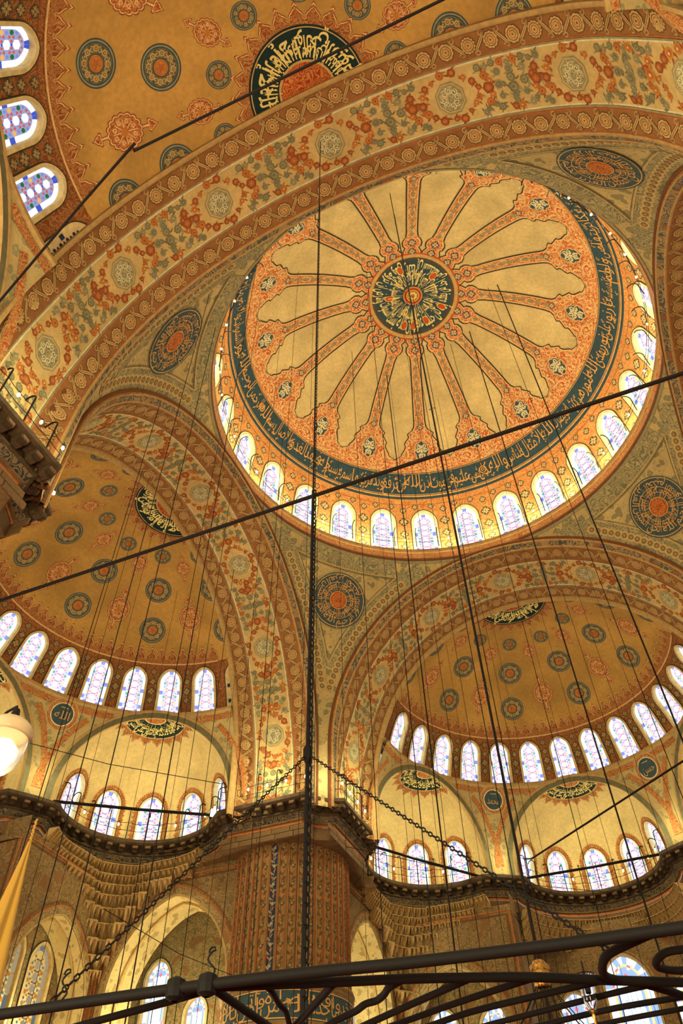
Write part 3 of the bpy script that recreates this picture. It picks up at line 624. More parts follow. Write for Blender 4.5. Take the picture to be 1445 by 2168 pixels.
for i in range(34):      # rosettes of the painted border
    for sw in (False, True):
        a = R_(14 + 64 * i / 33); d = 10.82; r = math.sqrt(RHO ** 2 - d * d); x, y, z = r * math.sin(a), d, AZ + r * math.cos(a)
        if z > -1.95 or x > y - .3: continue
        if sw: x, y = y, x
        n = Vector((x, y, z - AZ)).normalized(); u = n.cross(Vector((0, 0, 1))).normalized(); w = n.cross(u); g = lambda px, py, off: tuple(Vector((x, y, z)) + u * px + w * py - n * (off + .02))
        flower(bm_, g, 0, 0, .27, 'ochre', 'olive', 'amber', .01, 7)
bme = bm_.mesh('painted_border')
med = MB(); g = sph_map(RHO - .05); RM = 1.60
calligraphy_disc(med, g, RM, 'الله الحق المبين العزيز الحكيم الغفور الرحيم', 'slate', 'gold_paint', 'ochre', .52, 9, 2)
for r in (.50, .68): med.radial(g, 0, 0, r * RM, 'gold_paint', .032, r * RM - .028, 64, 1)
for i in range(36):
    if i % 5 < 3: a = 2 * PI * i / 36; med.stroke(g, [(q * math.sin(a), q * math.cos(a)) for q in lin(.58, 1.12 if i % 3 else .86, 5)], .026, 'gold_paint', .034)
med.radial(g, 0, 0, .54, 'gold_paint', .036, .49, 40, 1); med.radial(g, 0, 0, .50, 'disc_arabesque', .040, 0, 40, 2)
for i in range(8): a = i * PI / 4; med.radial(g, .27 * math.cos(a), .27 * math.sin(a), .10, 'amber', .046, .065, 14, 1)
med.radial(g, 0, 0, RM * 1.04, 'slate', .010, RM * .99, 72, 1)
mme = med.mesh('calligraphy_roundel')
for nm, k, lab in (('far_right', 0, 'leaf-painted pendentive with a slate roundel at the right edge'), ('far_left', 1, 'leaf-painted pendentive with a slate roundel above the far pier'), ('near_left', 2, 'leaf-painted pendentive with a slate roundel left of the dome'), ('near_right', 3, 'leaf-painted pendentive with a slate roundel above the dome on the right')):
    o = tag(put('pendentive_' + nm, pend_me, None, None, rz=k * PI / 2), lab, 'pendentive', None, 'structure')
    put('painted_border', bme, o); put('calligraphy_roundel', mme, o, mat=on_sphere((0, 0, AZ), 45, 58))['label'] = 'slate blue roundel with radiating golden Arabic lettering'

# ---------------------------------------------------------------- half domes
SC = Vector((0, 15.5, -11.6)); SR = 9.7
def hm(x, y, off):
    t = y / SR; az = x / (SR * max(.05, math.sin(t))); return ((SR - off) * math.sin(t) * math.sin(az), (SR - off) * math.sin(t) * math.cos(az), (SR - off) * math.cos(t))
TZ, TS, TB = R_(57.2), R_(73.4), R_(74.4); WA = R_(13.0)
sm = MB()
sm.rows([[tuple(SC + Vector(((SR) * math.sin(t) * math.sin(a), SR * math.sin(t) * math.cos(a), SR * math.cos(t)))) for a in lin(-PI / 2, PI / 2, 61)] for t in lin(.004, TZ, 16)], 'half_plaster')
sill = SR * TS; kx = SR * math.sin(R_(66))
def swf(az0): return lambda x, y, off: tuple(SC + Vector(((SR - off) * math.sin((sill + y) / SR) * math.sin(az0 + x / kx), (SR - off) * math.sin((sill + y) / SR) * math.cos(az0 + x / kx), (SR - off) * math.cos((sill + y) / SR))))
SWW, SWH = 1.16, 2.38; SWO = arch_outline(SWW, SWH, .10)
for k in range(-6, 7): wall_bay(sm, swf(k * WA), -WA * kx / 2, WA * kx / 2, SR * TZ - sill, SR * TB - sill, SWO, 'half_arabesque', .3, 'cream')
for s in (-1, 1): sm.rows([[tuple(SC + Vector((SR * math.sin(t) * math.sin(a), SR * math.sin(t) * math.cos(a), SR * math.cos(t)))) for a in lin(s * 6.5 * WA, s * PI / 2, 3)] for t in lin(TZ, TB, 5)], 'half_arabesque')
sm.rows([[tuple(SC + Vector(((SR + .45) * math.sin(t) * math.sin(a), (SR + .45) * math.sin(t) * math.cos(a), (SR + .45) * math.cos(t)))) for a in lin(-PI / 2, PI / 2, 49)] for t in lin(.004, R_(76), 18)], 'stone')
sm_me = sm.mesh('half_dome', True)
big, small, cb, cs = MB(), MB(), MB(), MB(); g = sph_map(SR)
roundel(big, g, .74); roundel(small, g, .46, True); cartouche(cb, g, .74); cartouche(cs, g, .52)
ME = {'b': big.mesh('painted_roundel'), 's': small.mesh('painted_roundel'), 'cb': cb.mesh('painted_cartouche'), 'cs': cs.mesh('painted_cartouche')}
def clipped(me, mat, ymin):
    # a copy laid in place whose faces beyond the arch are left off
    V = [mat @ v.co for v in me.vertices]; mb = MB(); mb.mats = [m.name for m in me.materials]
    for p in me.polygons:
        if max(V[i].y for i in p.vertices) > ymin:
            b = len(mb.v); mb.v += [(V[i].x, max(ymin, V[i].y), V[i].z) for i in p.vertices]; mb.f.append(tuple(range(b, b + len(p.vertices)))); mb.mi.append(p.material_index)
    return mb.mesh(me.name)
fg = MB()
for j in (-1, 0, 1):
    w = WA * SR * math.sin(TZ) / 3; fringe(fg, hm, j * w, SR * TZ + .06, w, SR * (TZ - R_(51.4)) + .06)
fg.stroke(hm, [(x, SR * TZ) for x in lin(-w * 1.5, w * 1.5, 9)], .07, 'peach', .03); fg.stroke(hm, [(x, SR * TZ + .3) for x in lin(-w * 1.5, w * 1.5, 9)], .04, 'rust_dark', .02)
fgme = fg.mesh('painted_fringe')
fl = MB()
for y, r in ((1.0, .20), (1.55, .25), (2.05, .21), (.45, .20)): quatrefoil(fl, hm, WA / 2 * SR * math.sin((SR * TZ + y) / SR), SR * TZ + y, r, 'dark_olive', 'tan', .016)
flme = fl.mesh('painted_flowers')
an = MB(); g = sph_map(SR); RA, RI = SR * R_(12.7), SR * R_(6.1)
for i in range(13):
    a = R_(-84 + 14 * i); gg = lambda x, y, off, a=a: g((y) * math.sin(a + x / RA), (y) * math.cos(a + x / RA), off); fringe(an, gg, 0, RA - .08, RA * R_(14), SR * R_(17.3) - RA + .08, 1)
HC = lin(-PI / 2, PI / 2, 49)
def hring(r0, r1, m, o, nr=4): an.rows([[g(r * math.sin(a), r * math.cos(a), o) for a in HC] for r in lin(r0, r1, nr)], m)
hring(RI * .98, RA, 'deep_green', .030); hring(RA - .06, RA + .03, 'ochre', .034, 2); hring(RA - .02, RA + .05, 'deep_green', .036, 2); hring(RI - .03, RI + .05, 'ochre', .034, 2); hring(.02, RI, 'disc_arabesque', .026)
gt = ring_map(g, 1)
for L, (txt, y0, hh) in enumerate((('الله لا إله إلا هو الحي القيوم', RA - .30, .86), ('لا تأخذه سنة ولا نوم له ما في السموات', RA - .62, .62))):
    ws = txt.split(); tot = sum(len(w) + .6 for w in ws); a = -PI / 2 + .03
    for w in ws: k = (PI - .06) / tot; an.text(gt, w, 'gold', .042 + .006 * L, -a - (len(w) + .5) * k, y0, hh, (len(w) + .5) * k); a += (len(w) + .6) * k
for i in range(30):
    a = -PI / 2 + .06 + (PI - .12) * i / 29; an.stroke(g, [(q * math.sin(a), q * math.cos(a)) for q in lin(RI + .12, RI + .12 + .45 * ((i * 7) % 4) / 3 + .15, 4)], .04, 'gold', .044)
an_me = an.mesh('calligraphy_crescent')
frame_s = surround_mesh(swf(0), SWW, SWH, .10, .13, 'cream'); glass_s = glass_mesh(swf(0), SWW, SWH, 'small', .10, .26)
frame_only = frame_s
bl = MB(); gb = swf(7 * WA)
bl.fill(gb, arch_outline(SWW + .2, SWH + .1, .1), 'cream', .03, (0, -SWH * .45)); bl.stroke(gb, arch_outline(SWW + .26, SWH + .13, .1), .05, 'line', .035)
for p, c in pane_list(SWW, SWH, 'small', .1):
    if c in ('blue', 'sky', 'green', 'yellow', 'red'): bl.poly([gb(x, y, .045) for x, y in p], 'deep_blue' if c != 'red' else 'rust')
bl_me = bl.mesh('blind_window')
HD = {'far': 'darker half dome with round and cusped medallions beyond the far arch', 'left': 'ochre half dome with medallions beyond the left arch', 'near': 'half dome with round and cusped medallions in the upper left corner', 'right': 'half dome beyond the right arch, hidden behind its edge'}
halves = {}; PANES = []
for nm, k in SIDES:
    hd = tag(put('ceiling_half_dome_' + nm, sm_me, None, None, rz=k * PI / 2), HD[nm], 'half dome', None, 'structure'); halves[nm] = hd
    if nm == 'right': continue
    for c in (-1.5, -.5, .5, 1.5):
        put('painted_roundel', ME['b'], hd, mat=on_sphere(SC, c * 36.8, 32)); put('painted_roundel', ME['b'], hd, mat=on_sphere(SC, c * 36.8, 46)); put('painted_roundel', ME['s'], hd, mat=on_sphere(SC, c * 36.8, 19.6))
    for c in (-2, -1, 0, 1, 2):
        put('painted_cartouche', ME['cb'], hd, mat=on_sphere(SC, c * 36.8, 41.6)); put('painted_cartouche', ME['cs'], hd, mat=on_sphere(SC, c * 36.8, 24))
    for s in (-1, 1):
        for t, q in ((33, 'b'), (47.5, 'b'), (20.5, 's')): put('painted_roundel', clipped(ME[q], on_sphere(SC, s * 90.5, t), 15.5), hd)
        put('blind_window', clipped(bl_me, Matrix.Scale(s, 4, (1, 0, 0)), 15.5), hd)['label'] = 'blind window painted cream with dark squares'
    for j in range(-6, 7): put('painted_fringe', fgme, hd, mat=Matrix.Translation(SC) @ Matrix.Rotation(-j * WA, 4, 'Z'))
    for j in range(-6, 6): put('painted_flowers', flme, hd, mat=Matrix.Translation(SC) @ Matrix.Rotation(-j * WA, 4, 'Z'))
    put('calligraphy_crescent', clipped(an_me, on_sphere(SC, 0, 0 if nm == 'near' else -3.1), 15.52), hd)['label'] = 'dark green half ring with golden Arabic lettering'
    for j in range(-6, 7):
        lab = {'far': 'stained-glass window, %s from the left in the row below the far half dome', 'left': 'stained-glass window, %s from the left in the row below the left half dome', 'near': 'stained-glass window, %s from the lower end of the row in the upper left half dome'}[nm] % ordinal(j + 7 if nm != 'near' else 7 - j)
        M_ = Matrix.Rotation(k * PI / 2, 4, 'Z') @ Matrix.Translation(SC) @ Matrix.Rotation(-j * WA, 4, 'Z') @ Matrix.Translation(-SC)
        near = nm == 'near' and j > 1
        w = window(frame_s, None if near else glass_s, M_, lab, 'windows below the %s half dome' % nm)
        if near:
            f0 = swf(0); b0 = MB(); b0.fill(f0, arch_outline(SWW, SWH, .1), 'near_pane_pale_violet', -.26, (0, -SWH * .45)); b0.build('backing_glass', w)
            if not PANES:
                for p, c in pane_list(SWW, SWH, 'small', .1):
                    q = MB(); q.poly([f0(x, y, -.23) for x, y in p], 'near_pane_' + c); q.poly([f0(x, y, -.245) for x, y in p], 'near_pane_' + c); PANES.append(q.mesh('pane'))
            for pme in PANES: put('pane', pme, w)

# ---------------------------------------------------------------- exedrae below the far and left half domes
EC, ED, ER, EZ = 15.5, 8.9, 4.48, -13.85; SILLH = .70
def exm(x, y, off):
    h = -y; a = x / ER; r = ER - off
    if h < SILLH: return (r * math.sin(a), r * math.cos(a), h - SILLH)
    e = (h - SILLH) / ER; return (r * math.cos(e) * math.sin(a), r * math.cos(e) * math.cos(a), r * math.sin(e))
EW = R_(32); EWO = arch_outline(1.30, 2.62, .08); ETOP = 3.2
em = MB()
for k in range(-2, 3): wall_bay(em, (lambda x, y, o, k=k: exm(x + k * EW * ER, y, o)), -EW * ER / 2, EW * ER / 2, -ETOP, .04, EWO, 'exedra_plaster', .3, 'pale')
for s in (-1, 1): em.grid(exm, lin(s * 2.5 * EW * ER, s * PI / 2 * ER, 3), lin(-ETOP, .04, 8), 'exedra_plaster')
em.grid(exm, lin(-PI / 2 * ER, PI / 2 * ER, 33), lin(-ETOP, -(SILLH + ER * PI / 2 - .01), 12), 'exedra_plaster')
em.grid(lambda x, y, o: exm(x, y, -.4), lin(-PI / 2 * ER, PI / 2 * ER, 25), lin(.04, -(SILLH + ER * PI / 2 - .01), 14), 'stone')
ex_me = em.mesh('exedra', True)
bnd = MB(); H2 = [(-1, q) for q in (.75, .3)] 
def semi(r, y): return [(-r, y, -q) for q in (.75, .3)] + [(r * math.sin(a), y, r * math.cos(a)) for a in lin(-PI / 2, PI / 2, 41)] + [(r, y, -q) for q in (.3, .75)]
bnd.rows([semi(ER + .02, .25), semi(ER - .10, -.02)], 'ochre'); bnd.rows([semi(ER - .10, -.02), semi(ER - .10, -.10)], 'tan'); bnd.rows([semi(ER - .10, -.10), semi(ER + .20, -.14)], 'grey_band'if 'grey_band' in MATS else 'olive'); bnd.rows([semi(ER + .20, -.14), semi(ER + .26, -.20), semi(ER + .36, -.16), semi(ER + .40, .4)], 'tan')
bnd_me = bnd.mesh('arch_band', True)
ea = MB(); g = sph_map(ER); RA, RI = 1.68, .58
for i in range(9):
    a = R_(-80 + 20 * i); gg = lambda x, y, off, a=a: g(y * math.sin(a + x / RA), y * math.cos(a + x / RA), off); fringe(ea, gg, 0, RA - .05, RA * R_(20), .62, 1)
def hr2(r0, r1, m, o, nr=4): ea.rows([[g(r * math.sin(a), r * math.cos(a), o) for a in HC] for r in lin(r0, r1, nr)], m)
hr2(RI, RA, 'deep_green', .03); hr2(RA - .05, RA + .02, 'ochre', .036, 2); hr2(RI - .02, RI + .04, 'gold', .036, 2); hr2(.02, RI, 'motif_arabesque', .03)
gt = ring_map(g, 1)
for L, (txt, y0, hh) in enumerate((('إن الله وملائكته يصلون على النبي', RA - .24, .78), ('يا أيها الذين آمنوا صلوا عليه وسلموا', RA - .56, .62))):
    ws = txt.split(); tot = sum(len(w) + .6 for w in ws); a = -PI / 2 + .03
    for w in ws: k = (PI - .06) / tot; ea.text(gt, w, 'gold', .044 + .006 * L, -a - (len(w) + .5) * k, y0, hh, (len(w) + .5) * k); a += (len(w) + .6) * k
ea_me = ea.mesh('calligraphy_crescent')
halo = MB(); hf = lambda x, y, o: exm(x, y, o); o1 = inset(arch_outline(1.30, 2.62, .08, 9, 24), -.10)
n = len(o1); prev = inset(arch_outline(1.30, 2.62, .08, 9, 24), -.30); tip = inset(arch_outline(1.30, 2.62, .08, 9, 24), -.40)
halo.rows([[exm(x, min(y, 0), .02) for x, y in o1], [exm(x, min(y, 0), .02) for x, y in prev]], 'fringe_arabesque')
for i in range(n - 1):
    m_ = ((tip[i][0] + tip[i + 1][0]) / 2, min(0, (tip[i][1] + tip[i + 1][1]) / 2)); halo.poly([exm(prev[i][0], min(0, prev[i][1]), .02), exm(m_[0], m_[1], .02), exm(prev[i + 1][0], min(0, prev[i + 1][1]), .02)], 'rust')
halo.stroke(exm, [(x, min(y, 0)) for x, y in inset(arch_outline(1.30, 2.62, .08, 9, 24), -.12)], .04, 'rust_dark', .03)
halo_me = halo.mesh('painted_halo')
frame_e = surround_mesh(exm, 1.30, 2.62, .08, .09, 'pale'); glass_e = glass_mesh(exm, 1.30, 2.62, 'small', .08, .26)
def ex_mat(az): return Matrix.Translation((0, EC, 0)) @ Matrix.Rotation(-R_(az), 4, 'Z') @ Matrix.Translation((0, ED, EZ))
# spandrels between the exedra arches, with the ledge under the window row
SR2 = math.hypot(ED, ER)
def spn(az, z, off=0):
    h = math.sqrt(max(.01, SR2 ** 2 - (z - EZ) ** 2)); k = (SR2 - off) / SR2; return (h * math.sin(az) * k, EC + h * math.cos(az) * k, EZ + (z - EZ) * k)
spm = MB(); azl = lin(-PI / 2, PI / 2, 145); cols = []
def zbot(a, extra=0):
    b = EZ - .8
    for c in (-62, 0, 62):
        d = a - R_(c)
        if abs(d) < R_(40):
            h = ED / math.cos(d)
            if h < SR2: b = max(b, EZ + math.sqrt(SR2 ** 2 - h * h))
    return min(b, -9.36)
def colz(z, a): return spn(a, max(z, EZ)) if z >= EZ else (SR2 * math.sin(a), EC + SR2 * math.cos(a), z)
spm.rows([[colz(-9.34 + (zbot(a) + 9.34) * q, a) for a in azl] for q in lin(0, 1, 10)], 'spandrel_leaf')
for r, z, r2, z2, m in ((8.90, -9.36, 8.80, -9.30, 'tan'), (8.80, -9.30, 8.80, -9.14, 'tan'), (8.80, -9.14, 8.92, -9.06, 'brown'), (8.92, -9.06, 9.02, -8.98, 'ochre'), (9.02, -8.98, 9.45, -8.93, 'ochre')):
    spm.rows([[(R0 * math.sin(a), EC + R0 * math.cos(a), Z0) for a in azl] for R0, Z0 in ((r, z), (r2, z2))], m)
for a0, a1 in zip(azl, azl[1:]):   # red border band under the ledge and along the arches
    b0, b1 = zbot(a0), zbot(a1)
    if b0 < -9.9 and b1 < -9.9: spm.poly([spn(a0, -9.42, .02), spn(a1, -9.42, .02), spn(a1, -9.72, .02), spn(a0, -9.72, .02)], 'red_band_arabesque')
for c in (-62, 0, 62):
    P = []
    for ph in lin(-PI / 2, PI / 2, 61):
        row = []
        for rr in (.62, .88):
            dd = ED + .0; d1 = ED - rr * .0; r_ = ER + rr; yy = math.sqrt(max(.1, SR2 ** 2 - r_ ** 2)); v = Vector((r_ * math.sin(ph), yy, r_ * math.cos(ph))) * ((SR2 - .025) / SR2); v.rotate(Matrix.Rotation(-R_(c), 3, 'Z')); row.append((v.x, v.y + EC, v.z + EZ))
        P.append(row)
    for A, B in zip(P, P[1:]):
        if max(p[2] for p in A + B) < -9.75: spm.poly([A[0], A[1], B[1], B[0]], 'red_band_arabesque')
sp_me = spm.mesh('spandrel_wall', True)
def name_disc(txt):
    mb = MB(); g = sph_map(SR2)
    mb.radial(g, 0, 0, .86, 'ochre', .03, .60, 40, 1); mb.radial(g, 0, 0, .80, 'red_band_arabesque', .036, .64, 40, 1); mb.radial(g, 0, 0, .60, 'slate', .034, 0, 40, 2); mb.radial(g, 0, 0, .62, 'pale', .04, .57, 40, 1)
    mb.text(g, txt, 'gold_paint', .046, -.40, .24, .62, .80); mb.stroke(g, [(x, -.36) for x in lin(-.2, .2, 4)], .04, 'gold_paint', .046); return mb.mesh('name_roundel')
nd = {'left': [name_disc('محمد'), name_disc('الله')], 'far': [name_disc('محمد'), name_disc('حسن')]}; nd['near'] = nd['far']
for nm, k in SIDES[:3]:
    s = tag(put('wall_' + nm + '_spandrels', sp_me, None, None, rz=k * PI / 2), {'far': 'painted spandrels between the small arches under the far half dome', 'left': 'painted spandrels between the small arches under the left half dome', 'near': 'painted spandrels at the upper left edge under the nearest half dome'}[nm], 'wall', None, 'structure')
    for i, az in enumerate((-31, 31)): put('name_roundel', nd[nm][i], s, mat=on_sphere((0, EC, EZ), az, 67.6))['label'] = 'small slate roundel with a golden Arabic name'
    RZ = Matrix.Rotation(k * PI / 2, 4, 'Z')
    for az, pos in ((-62, 'left'), (0, 'middle'), (62, 'right')):
        M_ = RZ @ ex_mat(az)
        e = tag(put('ceiling_exedra_%s_%s' % (nm, pos), ex_me, None, None, mat=M_), '%s of the three small yellow half domes under the %s half dome' % (pos, nm), 'half dome', None, 'structure')
        put('arch_band', bnd_me, e); put('calligraphy_crescent', ea_me, e)
        for j in range(-2, 3):
            Q = Matrix.Rotation(-j * EW, 4, 'Z'); put('painted_halo', halo_me, e, mat=Q)
            window(frame_e, glass_e, M_ @ Q, 'low stained-glass window, %s from the left in the %s small half dome on the %s side' % (ordinal(j + 3), pos, nm), 'windows of the small half domes')

# ---------------------------------------------------------------- cornice walk
def offset_path(P, n_, g0=None, g1=None):
    out = []
    for i, p in enumerate(P):
        a = P[i - 1] if i else (g0 or p); b = P[i + 1] if i < len(P) - 1 else (g1 or p)
        d0 = Vector((p[0] - a[0], p[1] - a[1])); d1 = Vector((b[0] - p[0], b[1] - p[1]))
        d0 = d0.normalized() if d0.length > 1e-6 else d1.normalized(); d1 = d1.normalized() if d1.length > 1e-6 else d0
        m0 = Vector((-d0.y, d0.x)); m1 = Vector((-d1.y, d1.x)); m = (m0 + m1); m = m.normalized() if m.length > .2 else m0
        k = 1 / max(.45, m.dot(m0)); out.append((p[0] + m.x * n_ * k, p[1] + m.y * n_ * k))
    return out
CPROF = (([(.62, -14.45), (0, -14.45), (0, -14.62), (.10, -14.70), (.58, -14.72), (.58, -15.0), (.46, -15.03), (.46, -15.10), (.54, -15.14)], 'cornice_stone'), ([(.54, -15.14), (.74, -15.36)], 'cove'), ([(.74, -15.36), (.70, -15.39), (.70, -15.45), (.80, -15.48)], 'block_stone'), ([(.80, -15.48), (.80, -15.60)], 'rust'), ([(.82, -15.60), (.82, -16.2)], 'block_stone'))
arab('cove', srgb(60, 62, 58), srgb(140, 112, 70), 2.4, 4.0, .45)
cons = MB(); cons.box((0, .32, -14.80), .34, .44, .16, 'cornice_stone', 0, .92); cons.box((0, .40, -14.93), .28, .32, .12, 'cornice_stone', 0, .8); cons.box((0, .10, -14.80), .24, .06, .12, 'block_stone'); cons_me = cons.mesh('console_block')
stn = {}
def stone_me(w):
    w = round(w, 1)
    if w not in stn: mb = MB(); mb.box((0, .80, 0), w - .05, .06, .25, 'block_stone', 0, .97); stn[w] = mb.mesh('stone_block')
    return stn[w]
def cornice(name, P, label, g0=None, g1=None, stones=True):
    # P runs with the wall on its left
    mb = MB()
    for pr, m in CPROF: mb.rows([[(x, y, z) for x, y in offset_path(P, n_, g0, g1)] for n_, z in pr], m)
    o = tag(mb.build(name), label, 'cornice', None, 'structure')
    L = [0]
    for a, b in zip(P, P[1:]): L.append(L[-1] + math.dist(a, b))
    def at(s):
        for i in range(len(P) - 1):
            if s <= L[i + 1] + 1e-9:
                q = (s - L[i]) / max(1e-9, L[i + 1] - L[i]); a, b = P[i], P[i + 1]; return (a[0] + (b[0] - a[0]) * q, a[1] + (b[1] - a[1]) * q), math.atan2(b[1] - a[1], b[0] - a[0])
        return P[-1], 0
    n = int(L[-1] / .62)
    for i in range(n):
        (x, y), a = at((i + .5) * L[-1] / n); put('console_block', cons_me, o, loc=(x, y, 0), rz=a)
    if stones:
        for a, b in zip(P, P[1:]):
            d = math.dist(a, b); n = int(d / .85)
            if n < 2: continue
            ang = math.atan2(b[1] - a[1], b[0] - a[0])
            for r in (0, 1):
                for i in range(n):
                    q = (i + (.5 if r else .3)) / n; put('stone_block', stone_me(d / n), o, loc=(a[0] + (b[0] - a[0]) * q, a[1] + (b[1] - a[1]) * q, -15.76 - .28 * r), rz=ang)
    return o
PQ = [(-16.35, 9.95), (-11.4, 9.95), (-11.22, 10.4), (-10.95, 10.95), (-10.4, 11.22), (-9.95, 11.4), (-9.95, 16.35)]
def rot(P, k):
    c, s = (1, 0, -1, 0)[k % 4], (0, 1, 0, -1)[k % 4]; return [(x * c - y * s, x * s + y * c) for x, y in P]
EI = 3.82
def ex_arc(az):
    a = R_(az); cx, cy = ED * math.sin(a), EC + ED * math.cos(a); u = (math.cos(a), -math.sin(a)); v = (math.sin(a), math.cos(a))
    return [(cx + u[0] * EI * math.sin(b) + v[0] * EI * math.cos(b), cy + u[1] * EI * math.sin(b) + v[1] * EI * math.cos(b)) for b in lin(-PI / 2, PI / 2, 25)]
LB = {'far': 'far', 'left': 'left'}
for nm, k in SIDES[:2]:
    A = [ex_arc(z) for z in (-62, 0, 62)]
    for i, pos in enumerate(('left', 'middle', 'right')):
        a = A[i]; nose = lambda s, j: ((s[0] + j[0]) / 2, (s[1] + j[1]) / 2 - .1)
        if i == 0: P_ = [(-9.95, 16.35)] + a[4:] + [nose(a[-1], A[1][0])]; g = ((-9.95, 11.4), A[1][0])
        elif i == 1: P_ = [nose(A[0][-1], a[0])] + a + [nose(a[-1], A[2][0])]; g = (A[0][-1], A[2][0])
        else: P_ = [nose(A[1][-1], a[0])] + a[:-4] + [(9.95, 16.35)]; g = (A[1][-1], (9.95, 11.4))
        cornice('trim_%d' % (2 + i + 3 * k), rot(P_, k), 'curved stone cornice with consoles under the %s small half dome of the %s side' % (pos, nm), rot([g[0]], k)[0], rot([g[1]], k)[0], False)

# ---------------------------------------------------------------- piers
PC, PRAD = 14.0, 2.85
def shaft_map(x, y, off): a = x / PRAD; return ((PRAD + off) * math.sin(a), -(PRAD + off) * math.cos(a), -y)
NF = 40; fwid = 2 * PI * PRAD / NF; FT, FBt = 16.08, 21.9
def flute_mesh(panel, vine):
    mb = MB(); o = arch_outline(fwid * .97, FBt - FT, 0, 6, 8); i1 = arch_outline(fwid * .66, FBt - FT - .09, 0, 6, 8); i2 = arch_outline(fwid * .76, FBt - FT - .06, 0, 6, 8)
    f = lambda x, y, off: shaft_map(x, FBt + y, off)
    mb.rows([[f(x, y, 0) for x, y in o], [f(x, y, .07) for x, y in o], [f(x, y, .10) for x, y in i2]], 'pier_tan'); mb.rows([[f(x, y, .10) for x, y in i2], [f(x, y, .03) for x, y in i1]], 'rust_dark')
    mb.rows([[f(x * q, y, .03 + .02 * (1 - q)) for x, y in i1] for q in (1, .6, .2, 0)], panel); mb.stroke(f, o, .022, 'brown', .074)
    mb.stroke(f, [(.06 * math.sin(y * 5.2), y) for y in lin(-.1, -5.5, 70)], .022, vine, .062)
    for i in range(19):
        y = -.25 - i * .285; sg = 1 if i % 2 else -1
        leaf(mb, f, 0, y, -PI / 2 + sg * .75, .24, .10, vine, .066); leaf(mb, f, 0, y - .1, -PI / 2 - sg * .6, .20, .07, 'rust' if i % 3 else vine, .064)
        if i % 3 == 0: flower(mb, f, 0, y - .12, .085, vine, 'ochre', vine, .068, 6)
    return mb.mesh('flute')
fl_me, fl_bl = flute_mesh('pier_tan', 'vine'), flute_mesh('vine_blue', 'grey_blue')
def pier(nm, k, label, full):
    P = rot(PQ, k)     # quadrant of the far left pier turned by k
    c = rot([(-PC, PC)], k)[0]; rz = k * PI / 2 + R_(45)
    mb = MB()
    mb.rows([[(c[0] + r * math.cos(2 * PI * j / 80), c[1] + r * math.sin(2 * PI * j / 80), z) for j in range(80)] for r, z in ((PRAD, -16.0), (PRAD, -21.95))], 'pier_tan', True)
    mb.rows([[(c[0] + r * math.cos(2 * PI * j / 80), c[1] + r * math.sin(2 * PI * j / 80), z) for j in range(80)] for r, z in ((PRAD, -21.9), (PRAD + .18, -21.95), (PRAD + .24, -22.1), (PRAD + .14, -22.2), (PRAD + .20, -22.3), (PRAD + .12, -22.42))], 'stone', True)
    mb.rows([[(c[0] + r * math.cos(2 * PI * j / 80), c[1] + r * math.sin(2 * PI * j / 80), z) for j in range(80)] for r, z in ((PRAD + .12, -22.42), (PRAD + .12, -23.55))], 'slate', True)
    mb.rows([[(c[0] + r * math.cos(2 * PI * j / 80), c[1] + r * math.sin(2 * PI * j / 80), z) for j in range(80)] for r, z in ((PRAD + .12, -23.55), (PRAD + .2, -23.6), (PRAD + .2, -23.8), (PRAD, -23.9), (PRAD, -34.1))], 'stone', True)
    Q = offset_path(P, .82); far = rot([(-18, 18)], k)[0]
    mb.poly([(x, y, -16.18) for x, y in Q] + [(rot([(-10.8, 18)], k)[0][0], rot([(-10.8, 18)], k)[0][1], -16.18), (far[0], far[1], -16.18), (rot([(-18, 10.8)], k)[0][0], rot([(-18, 10.8)], k)[0][1], -16.18)], 'block_stone')
    o = tag(mb.build('pier_' + nm, smooth=False), label, 'pier', None, 'structure')
    if full:
        for j in range(NF): put('flute', fl_bl if j == 36 else fl_me, o, loc=(c[0], c[1], 0), rz=rz + 2 * PI * j / NF)
        ins = MB(); fp = lambda x, y, off: shaft_map(x / (1 + .12 / PRAD), y, off + .12)
        for tx, y, h_ in (('إنما يعمر مساجد الله من آمن بالله', 23.30, .95), ('واليوم الآخر وأقام الصلاة وآتى الزكاة', 22.98, .7)):
            ws = tx.split(); tot = sum(len(w) + .5 for w in ws); x = 5.2
            for w in ws: wd = (len(w) + .4) * 10.4 / tot; x -= (len(w) + .5) * 10.4 / tot; ins.text(fp, w, 'gold_paint', .02, x, y, h_, wd)
        for yy in (22.47, 23.5): ins.stroke(fp, [(x, yy) for x in lin(-5.4, 5.4, 40)], .05, 'gold_paint', .02)
        put('inscription_band', ins.mesh('inscription_band'), o, loc=(c[0], c[1], 0), rz=rz)['label'] = 'slate band of golden Arabic lettering round the pier'
    E0 = ex_arc(62)[-5]; E1 = ex_arc(-62)[4]
    cornice('trim_%d' % (11 + k), P, {0: 'angular stone cornice crowning the fluted far pier', 1: 'dark angular stone cornice of the near pier at the left edge'}.get(k, 'stone cornice of the pier at the %s' % nm.replace('_', ' ')), rot([E0], k + 1)[0], rot([E1], k)[0])
    return o
pier('far_left', 0, 'huge fluted pier with painted panels in the lower middle', True)
pier('near_left', 1, 'near pier at the left edge, mostly cropped', False)
pier('far_right', 3, 'far right pier beyond the right edge', False)

